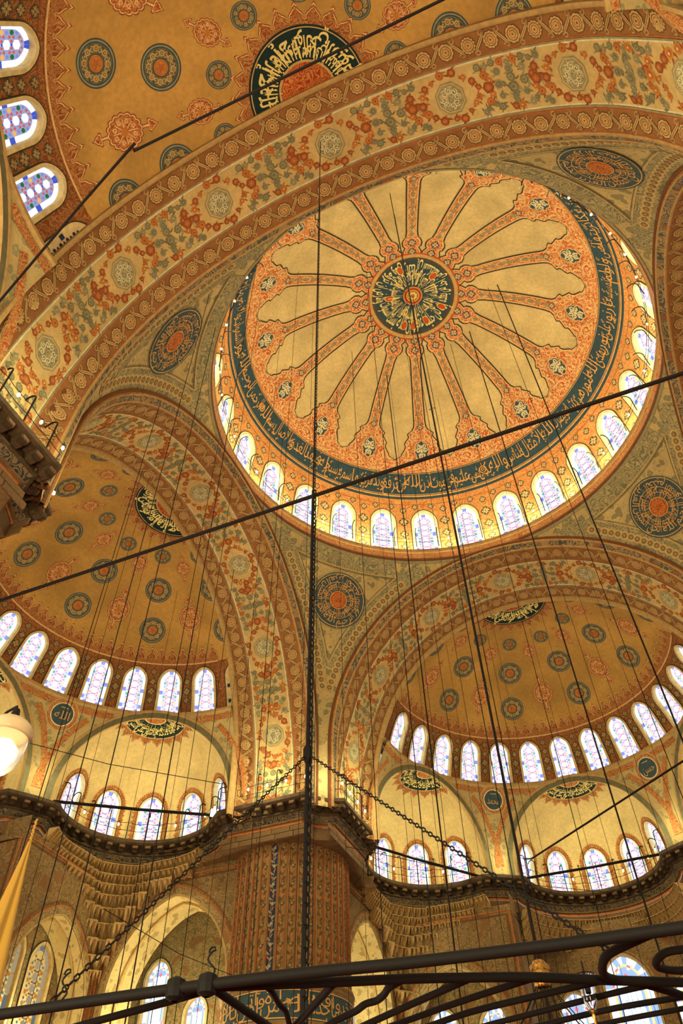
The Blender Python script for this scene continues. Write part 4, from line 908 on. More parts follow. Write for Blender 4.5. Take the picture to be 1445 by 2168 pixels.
# ---------------------------------------------------------------- walls under the exedrae
BASE = -27.0
def wall_map(o, u, n): return lambda x, y, off: (o[0] + u[0] * x + n[0] * off, o[1] + u[1] * x + n[1] * off, BASE - y)
def ring_strip(mb, f, outl, b0, b1, mat, off):
    A, B = inset(outl, -b0), inset(outl, -b1); mb.rows([[f(x, min(0, y), off) for x, y in A], [f(x, min(0, y), off) for x, y in B]], mat)
def arch_wall(name, label, o, u, n, x0, x1, xc, w, h, pointed, depth, top=-16.15, rev='soffit_leaf'):
    mb = MB(); f0 = wall_map(o, u, n); f = lambda x, y, off: f0(x + xc, y, off)
    outl = arch_outline(w, h, pointed, 6, 22); wall_bay(mb, f, x0 - xc, x1 - xc, BASE - top, 0.0, outl, 'tile_leaf', depth, rev)
    ring_strip(mb, f, outl, 0, .10, 'tan', .03); ring_strip(mb, f, outl, .10, .42, 'wall_arabesque', .02); ring_strip(mb, f, outl, .42, .50, 'rust', .03); ring_strip(mb, f, outl, .62, .66, 'brown', .03)
    hi = inset(outl, .12)
    mb.rows([[f(x, y, -depth * .35) for x, y in inset(outl, .02)], [f(x, y, -depth * .35) for x, y in hi], [f(x, y, -depth * .42) for x, y in hi], [f(x, y, -depth * .42) for x, y in inset(outl, .02)]], 'ochre')
    for q, m in ((.12, 'rust'), (.32, 'brown')):
        a, b, c = x0 - xc + q, x1 - xc - q, BASE - top + .2 + q; mb.stroke(f, [(a, 0), (a, c / 2), (a, c), ((a + b) / 2, c), (b, c), (b, c / 2), (b, 0)], .10, m, .035)
    return tag(mb.build(name), label, 'wall', None, 'structure')
# mirrored pair about the diagonal: the far side (c) and the left side (b)
def mir(p): return (-p[1], -p[0])
TR = {'far': lambda p: p, 'left': mir}
for nm, side in (('far', 'far'), ('left', 'left')):
    T = TR[nm]
    A = {'far': 'tall side arch right of the fluted pier', 'left': 'tall pointed arch left of the fluted pier with windows showing behind'}[nm]
    arch_wall('wall_%s_side' % nm, 'wall with a ' + A, T((-11.9, 15.2)), T((0, 1)), T((1, 0)), 0, 8.2, 4.2, 6.5, 9.6, .22, 2.2)
    B = {'far': 'low pointed arch at the bottom behind the chandelier', 'left': 'pointed arch framing two pale lattice windows at the lower left'}[nm]
    arch_wall('wall_%s_corner' % nm, 'wall with a ' + B, T((-11.9, 23.4)), T((1, 0)), T((0, -1)), 0, 7.1, 3.2, 5.4, 8.2, .22, 1.5)
    mb = MB(); mb.grid(wall_map(T((-4.8, 23.4)), T((0, 1)), T((1, 0))), lin(-.15, 5.2, 4), lin(0, -11.45, 6), 'tile_leaf')
    for q, m in ((.15, 'rust'), (.4, 'brown')): mb.stroke(wall_map(T((-4.8, 23.4)), T((0, 1)), T((1, 0))), [(q, -.1), (q, -5), (q, -10.4), (2.4, -10.4), (5.0 - q, -10.4)], .1, m, .03)
    tag(mb.build('wall_%s_return' % nm), 'narrow tiled return wall beside the middle bay of the %s side' % nm, 'wall', None, 'structure')
    mb = MB(); f = wall_map(T((0, 28.4)), T((1, 0)), T((0, -1)))
    for c, w, h_, x0, x1 in ((0, 2.5, 9.0, -1.55, 1.55), (-3.1, 1.7, 7.5, -4.8, -1.55), (3.1, 1.7, 7.5, 1.55, 4.8)):
        fc = lambda x, y, off, c=c: f(x + c, y, off); ol = arch_outline(w, h_, .18, 6, 18); wall_bay(mb, fc, x0 - c, x1 - c, -10.85, 0, ol, 'tile_leaf', .45, 'ochre'); ring_strip(mb, fc, ol, .03, .12, 'tan', .03); ring_strip(mb, fc, ol, .12, .30, 'wall_arabesque', .02)
    tag(mb.build('wall_%s_middle' % nm), 'tiled wall with tall stained-glass windows in the middle bay of the %s side' % nm, 'wall', None, 'structure')
    for c, w, h_, lab in ((0, 2.5, 9.0, 'tall bright stained-glass window in the middle bay of the %s wall' % nm), (-3.1, 1.7, 7.5, 'narrower stained-glass window left of the tall one on the %s wall' % nm), (3.1, 1.7, 7.5, 'narrower stained-glass window right of the tall one on the %s wall' % nm)):
        fc = lambda x, y, off, c=c: f(x + c, y, off); window(surround_mesh(fc, w, h_, .18, .12, 'ochre'), glass_mesh(fc, w, h_, 'tall', .18, .35, 'sky'), Matrix(), lab, 'tall windows of the %s wall' % nm)
# rooms seen through the arches
def back_wall(name, label, o, u, n, wins, x0, x1, style, lab, grp, back='sky', top=-16.6, room_mat='wall_arabesque'):
    mb = MB(); f = wall_map(o, u, n); xs = [x0] + [(a[0] + b[0]) / 2 for a, b in zip(wins, wins[1:])] + [x1]
    for i, (c, w, h_) in enumerate(wins):
        fc = lambda x, y, off, c=c: f(x + c, y, off); ol = arch_outline(w, h_, .2, 6, 16); wall_bay(mb, fc, xs[i] - c, xs[i + 1] - c, BASE - top, 0, ol, room_mat, .3, 'ochre')
    ob = tag(mb.build(name), label, 'wall', None, 'structure')
    for i, (c, w, h_) in enumerate(wins):
        fc = lambda x, y, off, c=c: f(x + c, y, off)
        if style == 'lattice':
            g = MB(); g.fill(fc, arch_outline(w, h_, .2), 'pale', -.2, (0, -h_ * .45))
            for p, c_ in pane_list(w, h_, 'small', .2): g.poly([fc(x, y, -.17) for x, y in p], {'blue': 'lattice_blue', 'sky': 'lattice_blue', 'white': 'lattice_white', 'red': 'rust', 'yellow': 'amber', 'green': 'sage'}[c_])
            gm = g.mesh('stained_glass')
        else: gm = glass_mesh(fc, w, h_, style, .2, .25, back)
        window(surround_mesh(fc, w, h_, .2, .14, 'cream'), gm, Matrix(), lab[i], grp)
glow('lattice_blue', (.45, .55, .62, 1), .28); glow('lattice_white', (.85, .66, .40, 1), .42)
back_wall('wall_left_gallery', 'gallery wall seen through the tall arch left of the pier', (-23.3, 17.0), (1, 0), (0, -1), [(-2.2, 1.1, 7.6), (0, 1.45, 8.6), (2.6, 1.2, 6.6)], -5.5, 7.5, 'tall', ('small stained window at the back, left of the larger one in the arch', 'red and blue pointed window at the back of the tall left arch', 'small stained window at the back of the tall left arch, right of the larger one'), 'gallery windows on the left', top=-14.5)
back_wall('wall_left_outer', 'outer wall behind the lattice windows at the lower left', (-25.0, 8.6), (0, 1), (1, 0), [(-1.0, 1.55, 7.7), (1.15, 1.45, 7.5)], -4.5, 3.6, 'lattice', ('pale lattice window at the lower left, the left one of the pair', 'pale lattice window at the lower left, the right one of the pair'), 'lattice windows')
back_wall('wall_far_outer', 'outer wall with windows behind the low arch', (-8.7, 26.0), (1, 0), (0, -1), [(-1.45, 1.6, 6.9), (1.5, 1.6, 6.75)], -4.0, 4.2, 'tall', ('stained window under the low arch, the left one of the pair', 'stained window under the low arch, the right one of the pair'), 'windows under the low arch')
mb = MB(); mb.grid(lambda x, y, o: (x, y, -14.9), lin(-30, -11.9, 5), lin(11.9, 26, 5), 'soffit_leaf'); mb.grid(lambda x, y, o: (-28.8, x, y), lin(11.9, 20, 4), lin(-27, -14.9, 4), 'wall_arabesque'); tag(mb.build('ceiling_gallery'), 'vault of the corner gallery behind the arches', 'ceiling', None, 'structure')
# muqarnas: tiers of small niches corbelled out from the corner
mq = MB(); V = [(-.5, -.05, 0), (0, .34, 0), (.5, -.05, 0), (-.5, -.5, 1), (0, .10, 1), (.5, -.5, 1), (-.26, .12, .5), (.26, .12, .5)]
for q in ((0, 1, 4, 6), (1, 2, 7, 4), (0, 6, 4, 3), (2, 5, 4, 7), (3, 4, 5)): mq.poly([V[i] for i in q], 'muqarnas_stone')
mq.poly([(-.5, -.5, 1), (-.34, -.40, 1), (-.42, -.30, .58), (-.5, -.34, .6)], 'muqarnas_stone'); mq.poly([(.5, -.5, 1), (.34, -.40, 1), (.42, -.30, .58), (.5, -.34, .6)], 'muqarnas_stone'); mq.poly([(-.5, -.5, 1), (.5, -.5, 1), (.5, -.5, 1.06), (-.5, -.5, 1.06)], 'tan'); mq.poly([(-.16, -.34, 1), (.16, -.34, 1), (0, -.10, .45)], 'tan')
mq_me = mq.mesh('muqarnas_cell')
def muqarnas(name, label, c, a0, tiers, wall=None):
    o = tag(empty(name, (c[0], c[1], -20)), label, 'muqarnas', None, 'structure')
    for z, h_, r, span, n in tiers:
        for i in range(n):
            d = R_(span) * (2 * (i + .5) / n - 1); a = a0 + d; w = 2 * R_(span) * r / n * 1.03
            if wall: rr = min(r, wall / math.cos(max(0, R_(44) - abs(d))) - .02)
            else: rr = r
            m = Matrix.Translation((rr * math.cos(a), rr * math.sin(a), z + 20)) @ Matrix.Rotation(a - PI / 2, 4, 'Z') @ Matrix.Diagonal((w, .8, h_, 1)); put('muqarnas_cell', mq_me, o, mat=m)
    return o
ce = (-7.86, 19.68); corner_t = [(-20.9, .5, 5.42, 3.5, 2), (-20.4, .62, 5.34, 6, 2), (-19.8, .70, 5.22, 8.5, 3), (-19.1, .72, 5.10, 11.5, 4), (-18.4, .70, 4.98, 17, 6), (-17.75, .64, 4.86, 25, 9), (-17.2, .56, 4.70, 46, 18), (-16.7, .5, 4.58, 62, 26), (-16.2, .5, 4.48, 76, 32)]
muqarnas('wall_far_muqarnas', 'stalactite corbels in the corner right of the pier', ce, math.atan2(3.9, -4.05), corner_t, 3.95)
cl = mir(ce); muqarnas('wall_left_muqarnas', 'stalactite corbels in the corner between the two lower left arches', cl, math.atan2(4.05, -3.9), corner_t, 3.95)
mid_t = [(-17.5, .5, 4.62, 84, 34), (-17.0, .5, 4.54, 84, 34), (-16.5, .5, 4.46, 84, 34)]
muqarnas('wall_far_middle_muqarnas', 'shallow stalactite rows curving above the tall windows', (0, 24.4), PI / 2, mid_t)
mb = MB(); mb.box((0, 0, -34.2), 70, 70, .2, 'carpet'); tag(mb.build('floor'), 'red carpeted floor of the hall', 'floor', None, 'structure')

# ---------------------------------------------------------------- strings of bulbs on iron posts round the cornices
bb = MB(); bb.lathe([(.001, -.07), (.03, -.06), (.05, -.02), (.052, .02), (.036, .06), (.025, .10)], 'bulb_glow', 10); bulb_me = bb.mesh('bulb', True)
sk = MB(); sk.lathe([(.028, .09), (.03, .17), (.001, .18)], 'iron', 8); socket_me = sk.mesh('socket')
def post_mesh(h_, lean):
    mb = MB(); pts = [(0, 0, 0), (0, 0, h_ * .55), (0, 0, h_ * .82)] + [(0, lean * .5 * (1 - math.cos(a)), h_ * .82 + .26 * math.sin(a)) for a in lin(.4, PI * .85, 6)]; mb.tube(pts, .028, 'iron', 5); return mb.mesh('post')
post_me, rim_post = post_mesh(1.75, .55), post_mesh(1.25, -.5)
def light_string(name, P, label, zb, h1, pm_, gap, closed=False, n_in=.16, bulbs=True, sag=.08, two=True):
    Q = offset_path(P, n_in); L = [0]
    if closed: Q = Q + [Q[0]]
    for a, b in zip(Q, Q[1:]): L.append(L[-1] + math.dist(a, b))
    def at(s):
        for i in range(len(Q) - 1):
            if s <= L[i + 1] + 1e-9: q = (s - L[i]) / max(1e-9, L[i + 1] - L[i]); a, b = Q[i], Q[i + 1]; return (a[0] + (b[0] - a[0]) * q, a[1] + (b[1] - a[1]) * q), math.atan2(b[1] - a[1], b[0] - a[0])
        return Q[-1], 0
    n = max(2, int(round(L[-1] / gap))); o = tag(empty(name, (at(0)[0][0], at(0)[0][1], zb)), label, 'string lights', 'strings of bulbs on the cornices'); ox, oy = at(0)[0]
    for i in range(n if closed else n + 1):
        (x, y), a = at(i * L[-1] / n); put('post', pm_, o, loc=(x - ox, y - oy, 0), rz=a)
    for hh, sg in ((h1, sag), (h1 * .55, sag * .5)) if two else ((h1, sag),):
        w = MB(); pts = []
        for i in range(n * 4 + 1):
            (x, y), a = at(min(L[-1], i * L[-1] / (n * 4))); pts.append((x - ox, y - oy, hh - sg * abs(math.sin(PI * i / 4))))
        w.tube(pts, .014, 'cable', 4); w.build('wire', o)
    if bulbs:
        for i in range(n):
            (x, y), a = at((i + .5) * L[-1] / n); p = (x - ox, y - oy, h1 - sag - .12); b = put('bulb', bulb_me, o, loc=p); put('socket', socket_me, b)
    return o
rimP = [(11.0 * math.cos(R_(-a)), 11.0 * math.sin(R_(-a))) for a in range(0, 360, 5)]
light_string('string_lights', rimP, 'ring of small bulbs strung round the foot of the central dome', .02, .75, rim_post, 1.35, True, .0)
pl = {0: 'string of bulbs on posts along the cornice of the far pier', 1: 'string of bulbs on hooked posts along the near pier cornice at the left edge'}
for k in (0, 1): light_string('string_lights', rot(PQ, k), pl[k], -14.45, 1.05, post_me, 1.05)
for nm, k in SIDES[:2]:
    for i, pos in ((0, 'left'), (1, 'middle'), (2, 'right')):
        light_string('string_lights', rot(ex_arc((-62, 0, 62)[i])[2:-2], k), 'string of bulbs under the %s small half dome on the %s side' % (pos, nm), -14.45, .95, post_me, 1.05)
# iron tie bars across the small half domes, one carrying a floodlight
for a, b, lab in (((-11.3, 16.9), (-6.5, 24.0), 'iron tie bar across the left small half dome on the far side'), ((-4.0, 25.5), (4.0, 25.5), 'iron tie bar across the middle small half dome on the far side'), ((-23.7, 6.2), (-17.0, 10.9), 'iron tie bar with a floodlight at its right end on the left side'), ((-25.5, -4), (-25.5, 4), 'iron tie bar across the middle small half dome on the left side')):
    mb = MB(); mb.tube([(0, 0, 0), ((b[0] - a[0]) / 2, (b[1] - a[1]) / 2, -.04), (b[0] - a[0], b[1] - a[1], 0)], .075, 'iron', 6); o = mb.build('tie_bar', loc=(a[0], a[1], -14.15)); tag(o, lab, 'tie bar', 'tie bars across the small half domes')
fl_ = tag(empty('floodlight', (-17.05, 10.85, -14.1)), 'small white floodlight glowing at the end of the tie bar beside the pier', 'floodlight')
mb = MB(); mb.box((0, 0, 0), .46, .30, .42, 'iron', .6); mb.build('housing', fl_); mb = MB(); mb.box((.10, -.16, -.02), .42, .05, .38, 'flood_glow', .56); mb.build('lens', fl_); mb = MB(); mb.tube([(-.15, 0, -.2), (0, .1, -.36)], .03, 'iron', 5); mb.build('bracket', fl_)
# long rods slung through the hall
def rod(name, pts, r, label, cat='rod', grp=None):
    mb = MB(); p0 = pts[0]; mb.tube([(p[0] - p0[0], p[1] - p0[1], p[2] - p0[2]) for p in pts], r, 'cable', 6); return tag(mb.build(name, loc=p0, smooth=True), label, cat, grp)
rod('suspension_rod', [(-15.0, -11.45, -20.02), (-1.6, -11.5, -20.05), (12.5, -11.5, -20.05)], .048, 'long black rod slung right across the hall below the dome')
rod('suspension_rod', [(-1.72, -18.8, -17.9), (-1.70, -18.8, -18.04), (2.2, -18.8, -18.0), (12.0, -18.8, -18.0)], .026, 'black rod slung across the upper left corner ending in a hook')
rod('suspension_cable', [(-1.62, -18.9, -18.0), (-3.1, -18.4, -18.06), (-5.9, -17.4, -18.05), (-9.4, -16.3, -17.9)], .026, 'drooping black cable running from the hook to the left edge', 'cable')
rod('suspension_rod', [(-3.5, 22.9, -14.1), (-2.95, 22.1, -14.52), (6.0, 14.7, -14.5), (9.9, 11.5, -14.4)], .05, 'black rod with a bent end in front of the far small half domes')
rod('guy_wire', [(-23.8, 1.6, -12.95), (-20.45, 5.85, -13.05), (-16.3, 10.1, -12.95)], .018, 'thin wire slung across the right small half dome on the left side', 'wire')
rod('guy_wire', [(-15.7, 2.0, -21.9), (-15.45, 6.9, -22.0), (-14.3, 11.2, -22.1)], .014, 'thin slanting wire in front of the tall arch left of the pier', 'wire')
rod('guy_wire', [(-11.0, 13.0, -15.95), (-3.7, 21.3, -16.05), (2.6, 26.2, -16.0)], .016, 'thin slanting wire below the far small half domes', 'wire')
mb = MB(); mb.tube([(-.12, 0, .10), (.12, 0, .10), (0, 0, -.12)], .012, 'cable', 5, closed=True); tag(mb.build('triangle_hanger', loc=(.75, -5.84, -10.0)), 'small wire triangle hanging from a cable in front of the dome', 'hanger')
rod('hanging_cable', [(.75, -5.84, -9.9), (.75, -5.84, 10.0)], .010, 'thin cable holding the small wire triangle in front of the dome', 'cable')
# ---------------------------------------------------------------- hanging cables
def ceil_z(x, y):
    h = math.hypot(x, y); m, q = max(abs(x), abs(y)), min(abs(x), abs(y))
    if h < 11.1: return DC + DB * math.sqrt(1 - (h / DA) ** 2)
    if m > 15.5: d = math.hypot(m - 15.5, q); return -11.6 + math.sqrt(SR ** 2 - d * d) if d < SR * .97 else -9.6
    if m > 11.3: return AZ + math.sqrt(max(1, AR ** 2 - q * q)) if q < 9.6 else -14.6
    return AZ + math.sqrt(max(1, RHO ** 2 - h * h))
CBL = [(-45.6, 20), (-44.3, 26), (-42.4, 30), (-41.0, 17), (-38.6, 33), (-37.3, 23), (-35.8, 28), (-34.8, 19), (-33.3, 31), (-30.8, 22), (-29.2, 27), (-28.6, 18), (-25.6, 21), (-20.6, 33), (-19.4, 24), (-17.1, 29), (-15.9, 19), (-14.8, 35), (-14.1, 26), (-12.7, 31), (-11.8, 38), (-11.0, 23), (-7.8, 28), (-7.1, 34), (-4.3, 25), (-3.8, 39), (-2.4, 30), (.1, 36), (1.4, 27), (2.9, 33), (3.7, 22), (-24.4, 30), (-31.9, 35), (-40.0, 36), (-9.6, 20), (-16.5, 38), (-21.9, 26)]
CX, CY = CAM.x, CAM.y
CBL.sort()
for i, (az, d) in enumerate(CBL):
    x, y = CX + d * math.sin(R_(az)), CY + d * math.cos(R_(az)); zt = ceil_z(x, y) + .1
    rod('hanging_cable', [(x, y, -30.6), (x, y, (zt - 30.6) / 2), (x, y, zt)], .009 if i % 3 else .014, 'thin dark hanging cable, %s of the thin ones from the left at cornice height' % ordinal(i + 1), 'cable', 'thin cables hanging from the vaults')
for az, d, r, lab in ((-14.45, 26.0, .028, 'dark cable hanging left of the thick one in front of the far half dome'), (-8.9, 21.2, .042, 'thick knotted cable hanging in front of the far half dome'), (-1.1, 24.5, .032, 'dark cable crossing the right part of the far half dome'), (5.2, 22.0, .032, 'dark cable hanging near the right edge'), (-43.2, 15.0, .012, 'dark cable hanging in front of the left half dome'), (-36.4, 14.0, .012, 'dark cable hanging in front of the left small half dome')):
    x, y = CX + d * math.sin(R_(az)), CY + d * math.cos(R_(az)); zt = ceil_z(x, y) + .1; rod('hanging_cable', [(x, y, -30.6), (x, y, zt)], r, lab, 'cable')
x0, y0 = 0, 0; rod('hanging_cable', [(0, 0, -30.4), (0, 0, DC + DB)], .016, 'cable hanging from the very centre of the dome', 'cable')
# the main chain: thin rod above, heavy links below, carrying the iron chandelier
def links(mb, a, b, L=.11, r=.011, w=.045, mat='iron'):
    a, b = Vector(a), Vector(b); n = int((b - a).length / (L * .8)); t = (b - a).normalized(); u = t.cross(Vector((.3, .8, .1))).normalized(); v = t.cross(u)
    for i in range(n):
        c = a + (b - a) * ((i + .5) / n); s = u if i % 2 else v; mb.tube([c + t * (L / 2 * math.cos(q)) + s * (w / 2 * math.sin(q)) for q in lin(0, 2 * PI, 7)[:-1]], r, mat, 4, closed=True)
NX, NY = -.31, -13.71
ch = tag(empty('main_chain', (NX, NY, -30.6)), 'heavy black chain hanging from the nearest arch down the middle of the view', 'chain')
mb = MB(); mb.tube([(0, 0, 7.8), (0, 0, 29.0)], .016, 'cable', 5); links(mb, (.02, 0, 7.9), (.02, 0, 22), .14, .010, .05); mb.build('upper_rod', ch, kind='stuff')
mb = MB(); mb.tube([(0, 0, -.6), (0, 0, 7.8)], .026, 'iron', 6); links(mb, (.03, 0, -.4), (.03, 0, 7.8), .13, .015, .06); mb.build('lower_rod', ch, kind='stuff')
mb = MB(); mb.lathe([(.03, -.12), (.06, -.06), (.06, .06), (.03, .12)], 'iron', 8, (0, 0, 2.8)); mb.build('collar', ch)
for q, lab in (((-.93, -16.44, -30.98), 'slanting chain from the main chain down to the left end of the iron frame'), ((2.73, -15.8, -30.98), 'slanting chain from the main chain down to the right end of the iron frame')):
    mb = MB(); a = Vector((NX, NY, -27.8)); links(mb, (0, 0, 0), Vector(q) - a, .07, .007, .032); tag(mb.build('side_chain', loc=a, kind=None), lab, 'chain')
# ---------------------------------------------------------------- iron chandelier frame overhead
FZ = -31.0; fr_ = tag(empty('iron_chandelier', (.9, -16.0, FZ)), 'black wrought-iron chandelier frame of rails and scrolls across the bottom', 'chandelier')
def bar(name, pts, r, dz=0.0, mat='iron'):
    P = [Vector((x - .9, y + 16.0, dz)) for x, y in pts]
    if len(P) > 2:      # smooth curve through the points
        S = []
        for i in range(len(P) - 1):
            p0, p1, p2, p3 = P[max(0, i - 1)], P[i], P[i + 1], P[min(len(P) - 1, i + 2)]
            for q in lin(0, 1, 7)[:-1]: S.append(.5 * ((2 * p1) + (p2 - p0) * q + (2 * p0 - 5 * p1 + 4 * p2 - p3) * q * q + (3 * p1 - p0 - 3 * p2 + p3) * q ** 3))
        P = S + [P[-1]]
    mb = MB(); mb.tube(P, r, mat, 8); return mb.build(name, fr_, smooth=True)
bar('rail', [(-2.4, -16.47), (-.53, -16.41), (.25, -16.37), (.92, -16.30), (1.55, -16.20), (2.25, -16.13), (2.8, -16.09), (4.2, -16.04)], .036)
bar('rail', [(.22, -16.33), (1.04, -16.05), (1.42, -15.93), (1.77, -15.79), (2.19, -15.60), (2.6, -15.34), (3.09, -15.05), (3.6, -14.75)], .030)
bar('scroll', [(3.0, -16.05), (2.91, -15.98), (2.72, -15.81), (2.65, -15.60), (2.64, -15.41), (2.70, -15.29), (2.83, -15.16), (3.0, -14.87), (3.1, -14.65)], .028)
bar('scroll', [(3.3, -15.33), (3.11, -15.30), (2.99, -15.40), (2.97, -15.53), (3.04, -15.68), (3.15, -15.70), (3.35, -15.66)], .024)
bar('wavy_arm', [(1.41, -15.90), (1.29, -15.80), (1.21, -15.68), (1.12, -15.58), (1.02, -15.54), (.90, -15.42), (.74, -15.31), (.6, -15.2), (.3, -14.9), (.1, -14.5)], .024)
bar('wavy_arm', [(.58, -16.20), (.56, -16.05), (.49, -15.81), (.46, -15.64), (.35, -15.35), (.30, -15.2), (.1, -14.7), (.05, -14.1)], .020)
for pts, r in (([(1.83, -15.75), (.86, -15.09), (.2, -14.6), (-1.2, -13.7)], .024), ([(2.21, -15.58), (1.62, -15.30), (1.09, -15.01), (.7, -14.8), (-.6, -14.0)], .022), ([(2.62, -15.33), (2.18, -15.21), (1.65, -15.05), (1.31, -14.87), (1.0, -14.7), (-.2, -14.0)], .022), ([(2.98, -15.12), (2.58, -15.01), (1.69, -14.68), (1.4, -14.55), (.2, -14.0)], .020), ([(3.3, -14.78), (3.06, -14.73), (2.58, -14.67), (2.06, -14.50), (1.8, -14.4), (.6, -13.9)], .020), ([(3.4, -14.5), (2.9, -14.42), (2.4, -14.3), (1.2, -13.9)], .018),
        ([(.25, -16.35), (.19, -15.42), (.17, -15.1), (.12, -14.0)], .028), ([(-2.4, -15.6), (-1.2, -15.93), (-.27, -16.15), (.21, -16.28)], .026), ([(.98, -16.02), (.40, -15.32), (.2, -15.1), (-.8, -14.0)], .026)): bar('spoke', pts, r)
for x, y in ((.25, -16.37), (.02, -16.38)): mb = MB(); mb.lathe([(.02, -.07), (.06, -.05), (.065, 0), (.06, .05), (.02, .07)], 'iron', 10, (x - .9, y + 16.0, 0)); mb.build('collar', fr_)
for x, y in ((-.85, -16.43), (.27, -16.38)):
    mb = MB(); mb.tube([(x - .9 + .03 * math.sin(q * 2.4), y + 16.0, .03 + .06 * q) for q in lin(0, 2.6, 14)] + [(x - .9 + .025 * math.cos(a), y + 16.0, .19 + .025 * math.sin(a)) for a in lin(.2, 3.4, 7)], .007, 'iron', 5); mb.build('hook', fr_)
# glass cup lamp hung from the frame
gl = tag(empty('glass_lamp', (2.47, -15.05, -31.09)), 'clear glass cup lamp with a brass finial hanging from the iron frame', 'lamp')
mb = MB(); mb.lathe([(.012, -.02), (.03, .0), (.045, .05), (.052, .11), (.050, .16), (.062, .20), (.072, .215), (.066, .21), (.046, .16), (.047, .11), (.040, .055), (.02, .01)], 'glass', 20); mb.build('cup', gl, smooth=True)
mb = MB(); mb.lathe([(.001, -.09), (.010, -.08), (.006, -.05), (.014, -.035), (.010, -.02), (.016, .0)], 'brass', 12); mb.build('finial', gl, smooth=True)
mb = MB(); mb.lathe([(.018, .10), (.022, .15), (.016, .19), (.006, .22)], 'iron', 10); mb.tube([(0, 0, .2), (0, 0, .30)], .006, 'iron', 5); mb.build('holder', gl)
# bright lantern at the left edge
ll = tag(empty('hanging_lantern', (.10, -18.46, -30.42)), 'glowing glass lantern with a ribbed cream cap at the left edge', 'lamp')
mb = MB(); mb.lathe([(.02, .235), (.05, .225), (.12, .20), (.150, .165), (.158, .135), (.150, .12), (.156, .10), (.14, .09)], 'porcelain', 28); mb.build('cap', ll, smooth=True)
mb = MB(); mb.lathe([(.136, .11), (.140, .06), (.132, -.02), (.112, -.09), (.075, -.14), (.03, -.16), (.001, -.163)], 'lamp_glass', 28); mb.build('glass_bowl', ll, smooth=True)
mb = MB(); mb.lathe([(.001, -.13), (.06, -.11), (.095, -.05), (.10, .01), (.06, .06), (.001, .065)], 'lamp_glow', 18); mb.build('bulb', ll, smooth=True)
mb = MB(); mb.lathe([(.034, .225), (.030, .27), (.022, .31), (.001, .315)], 'iron', 10); mb.tube([(0, 0, .30), (-.02, .01, .345), (-.12, .03, .34), (-.30, .08, .27), (-.6, .15, .2)], .010, 'iron', 5); mb.build('bracket', ll)
ll.scale = (.82, .82, .82)
lamp('lantern_light', (0, 0, -.2), 12, size=.08, parent=ll)
# brass crown of a farther chandelier with its fan of cables
cr = tag(empty('chandelier_crown', (.95, -7.28, -28.75)), 'brass crown of a farther chandelier with cables fanning down from it', 'chandelier')
mb = MB(); mb.lathe([(.03, .36), (.09, .33), (.13, .26), (.15, .16), (.12, .06), (.13, .0), (.10, -.05)], 'brass', 20); mb.build('crown', cr, smooth=True)
for i in range(10): a = 2 * PI * i / 10; mb = MB(); mb.radial(lambda x, y, o, a=a: ((.15 + o) * math.cos(a + x / .15), (.15 + o) * math.sin(a + x / .15), .22 + y), 0, 0, scallop(5, .055, .3, .8), 'brass', .012, 0, 15, 1); mb.build('petal', cr)
for i in range(12): a = 2 * PI * i / 12; mb = MB(); mb.tube([(.10 * math.cos(a), .10 * math.sin(a), -.02), (1.5 * math.cos(a), 1.5 * math.sin(a), -2.0)], .008, 'cable', 4); mb.build('stay_cable', cr)
mb = MB(); mb.tube([(1.5 * math.cos(a), 1.5 * math.sin(a), -2.0) for a in lin(0, 2 * PI, 33)[:-1]], .03, 'iron', 6, closed=True); mb.build('ring', cr)
rod('hanging_cable', [(.95, -7.28, -28.4), (.95, -7.28, ceil_z(.95, -7.28))], .022, 'cable carrying the brass crown of the farther chandelier', 'cable')
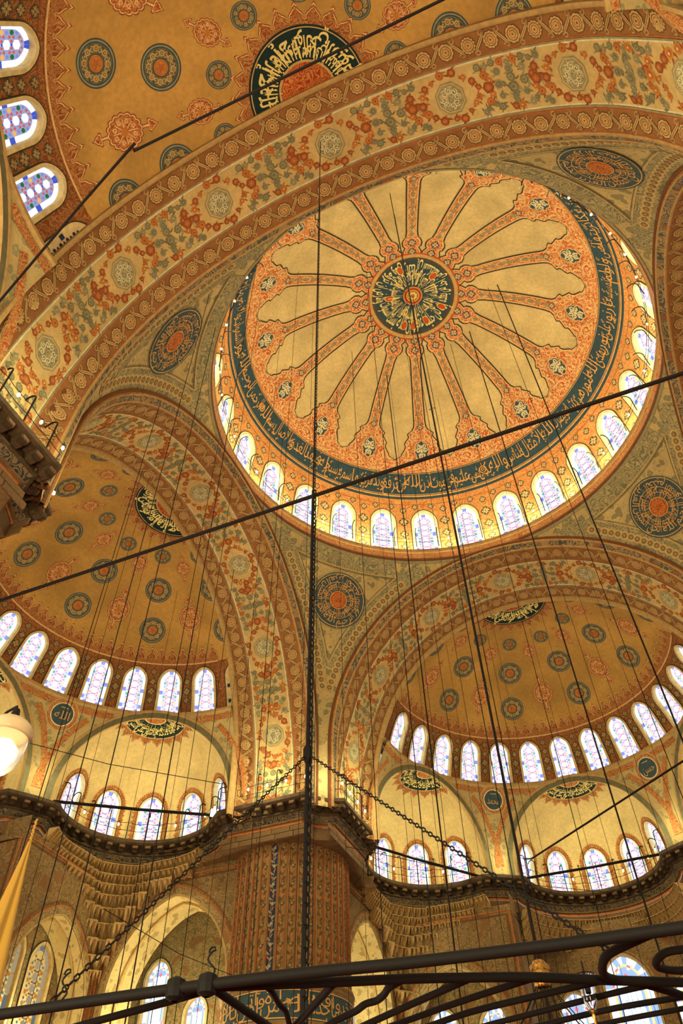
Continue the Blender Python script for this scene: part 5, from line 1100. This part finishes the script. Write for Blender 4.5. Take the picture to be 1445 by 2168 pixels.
# furled golden cloth hung from a cord
cl_ = tag(empty('golden_cloth', (-7.75, -10.3, -27.9)), 'furled golden cloth hanging from a cord at the lower left edge', 'cloth')
mb = MB(); rows_ = []
for q in lin(0, 1, 16):
    r = .03 + .52 * (q ** 1.1); rows_.append([(-.16 * q + (r * (1 + .22 * math.sin(5 * a + 1.5 * q))) * math.cos(a) * .9, r * (1 + .22 * math.sin(5 * a + 1.5 * q)) * math.sin(a), 1.85 - 4.2 * q) for a in lin(0, 2 * PI, 41)[:-1]])
mb.rows(rows_, 'cloth', True); mb.build('cloth', cl_, smooth=True)
mb = MB(); mb.tube([(.012 * math.sin(q * 40), .012 * math.cos(q * 40), 1.8 + .5 * q) for q in lin(0, 1, 30)], .022, 'cloth', 6); mb.tube([(0, 0, 2.3), (0, 0, 13.4)], .010, 'cable', 4); mb.build('cord', cl_)

# ---------------------------------------------------------------- lamps of the building, then added fill
for k in range(NW): a = R_(109.1) + bw * (k + .5); lamp('rim_light', (10.85 * math.cos(a), 10.85 * math.sin(a), .85), 132, size=.12)
for nm, k in SIDES[:3]:
    for az in (-62, 0, 62):
        a = R_(az); x, y = 10.3 * math.sin(a), 15.5 + 10.3 * math.cos(a)
        p = rot([(x, y)], k)[0]; lamp('exedra_light', (p[0], p[1], -13.5), 190)
for nm, k in SIDES[:2]:
    for az in (-31, 31): q = rot([(8.9 * math.sin(R_(az)), 15.5 + 8.9 * math.cos(R_(az)))], k)[0]; lamp('nose_light', (q[0], q[1], -13.6), 70)
for k in range(4):
    for p in ((-10.0, 10.0), (-8.6, 13.4), (-13.4, 8.6)):
        q = rot([p], k)[0]; lamp('pier_light', (q[0], q[1], -13.6), (110 if p[0] == -10.0 else 260) * (1, .55, .5, .35)[k])
for p, e in (((-19.5, 13.2, -23.5), 700), ((-13.4, 19.5, -23.5), 600), ((-24.2, 8.6, -23.2), 90), ((-8.8, 24.6, -23.5), 60), ((-23, 15.5, -25), 150)): lamp('gallery_light', p, e)
# unseen fill lights at chandelier height, added mainly to brighten the near half dome
for x, y, e in ((-8, -26, 5600), (6, -27, 4800), (-15, -8, 1000), (-19, 2, 1000), (-5, 0, 200)): lamp('fill_light', (x, y, -31.6), e, size=1.2)

# ---------------------------------------------------------------- lift everything so that the floor lies at z = 0
for o in list(sc.objects):
    if o.parent is None and o.type in ('MESH', 'EMPTY') and o is not cam: o.location.z += H
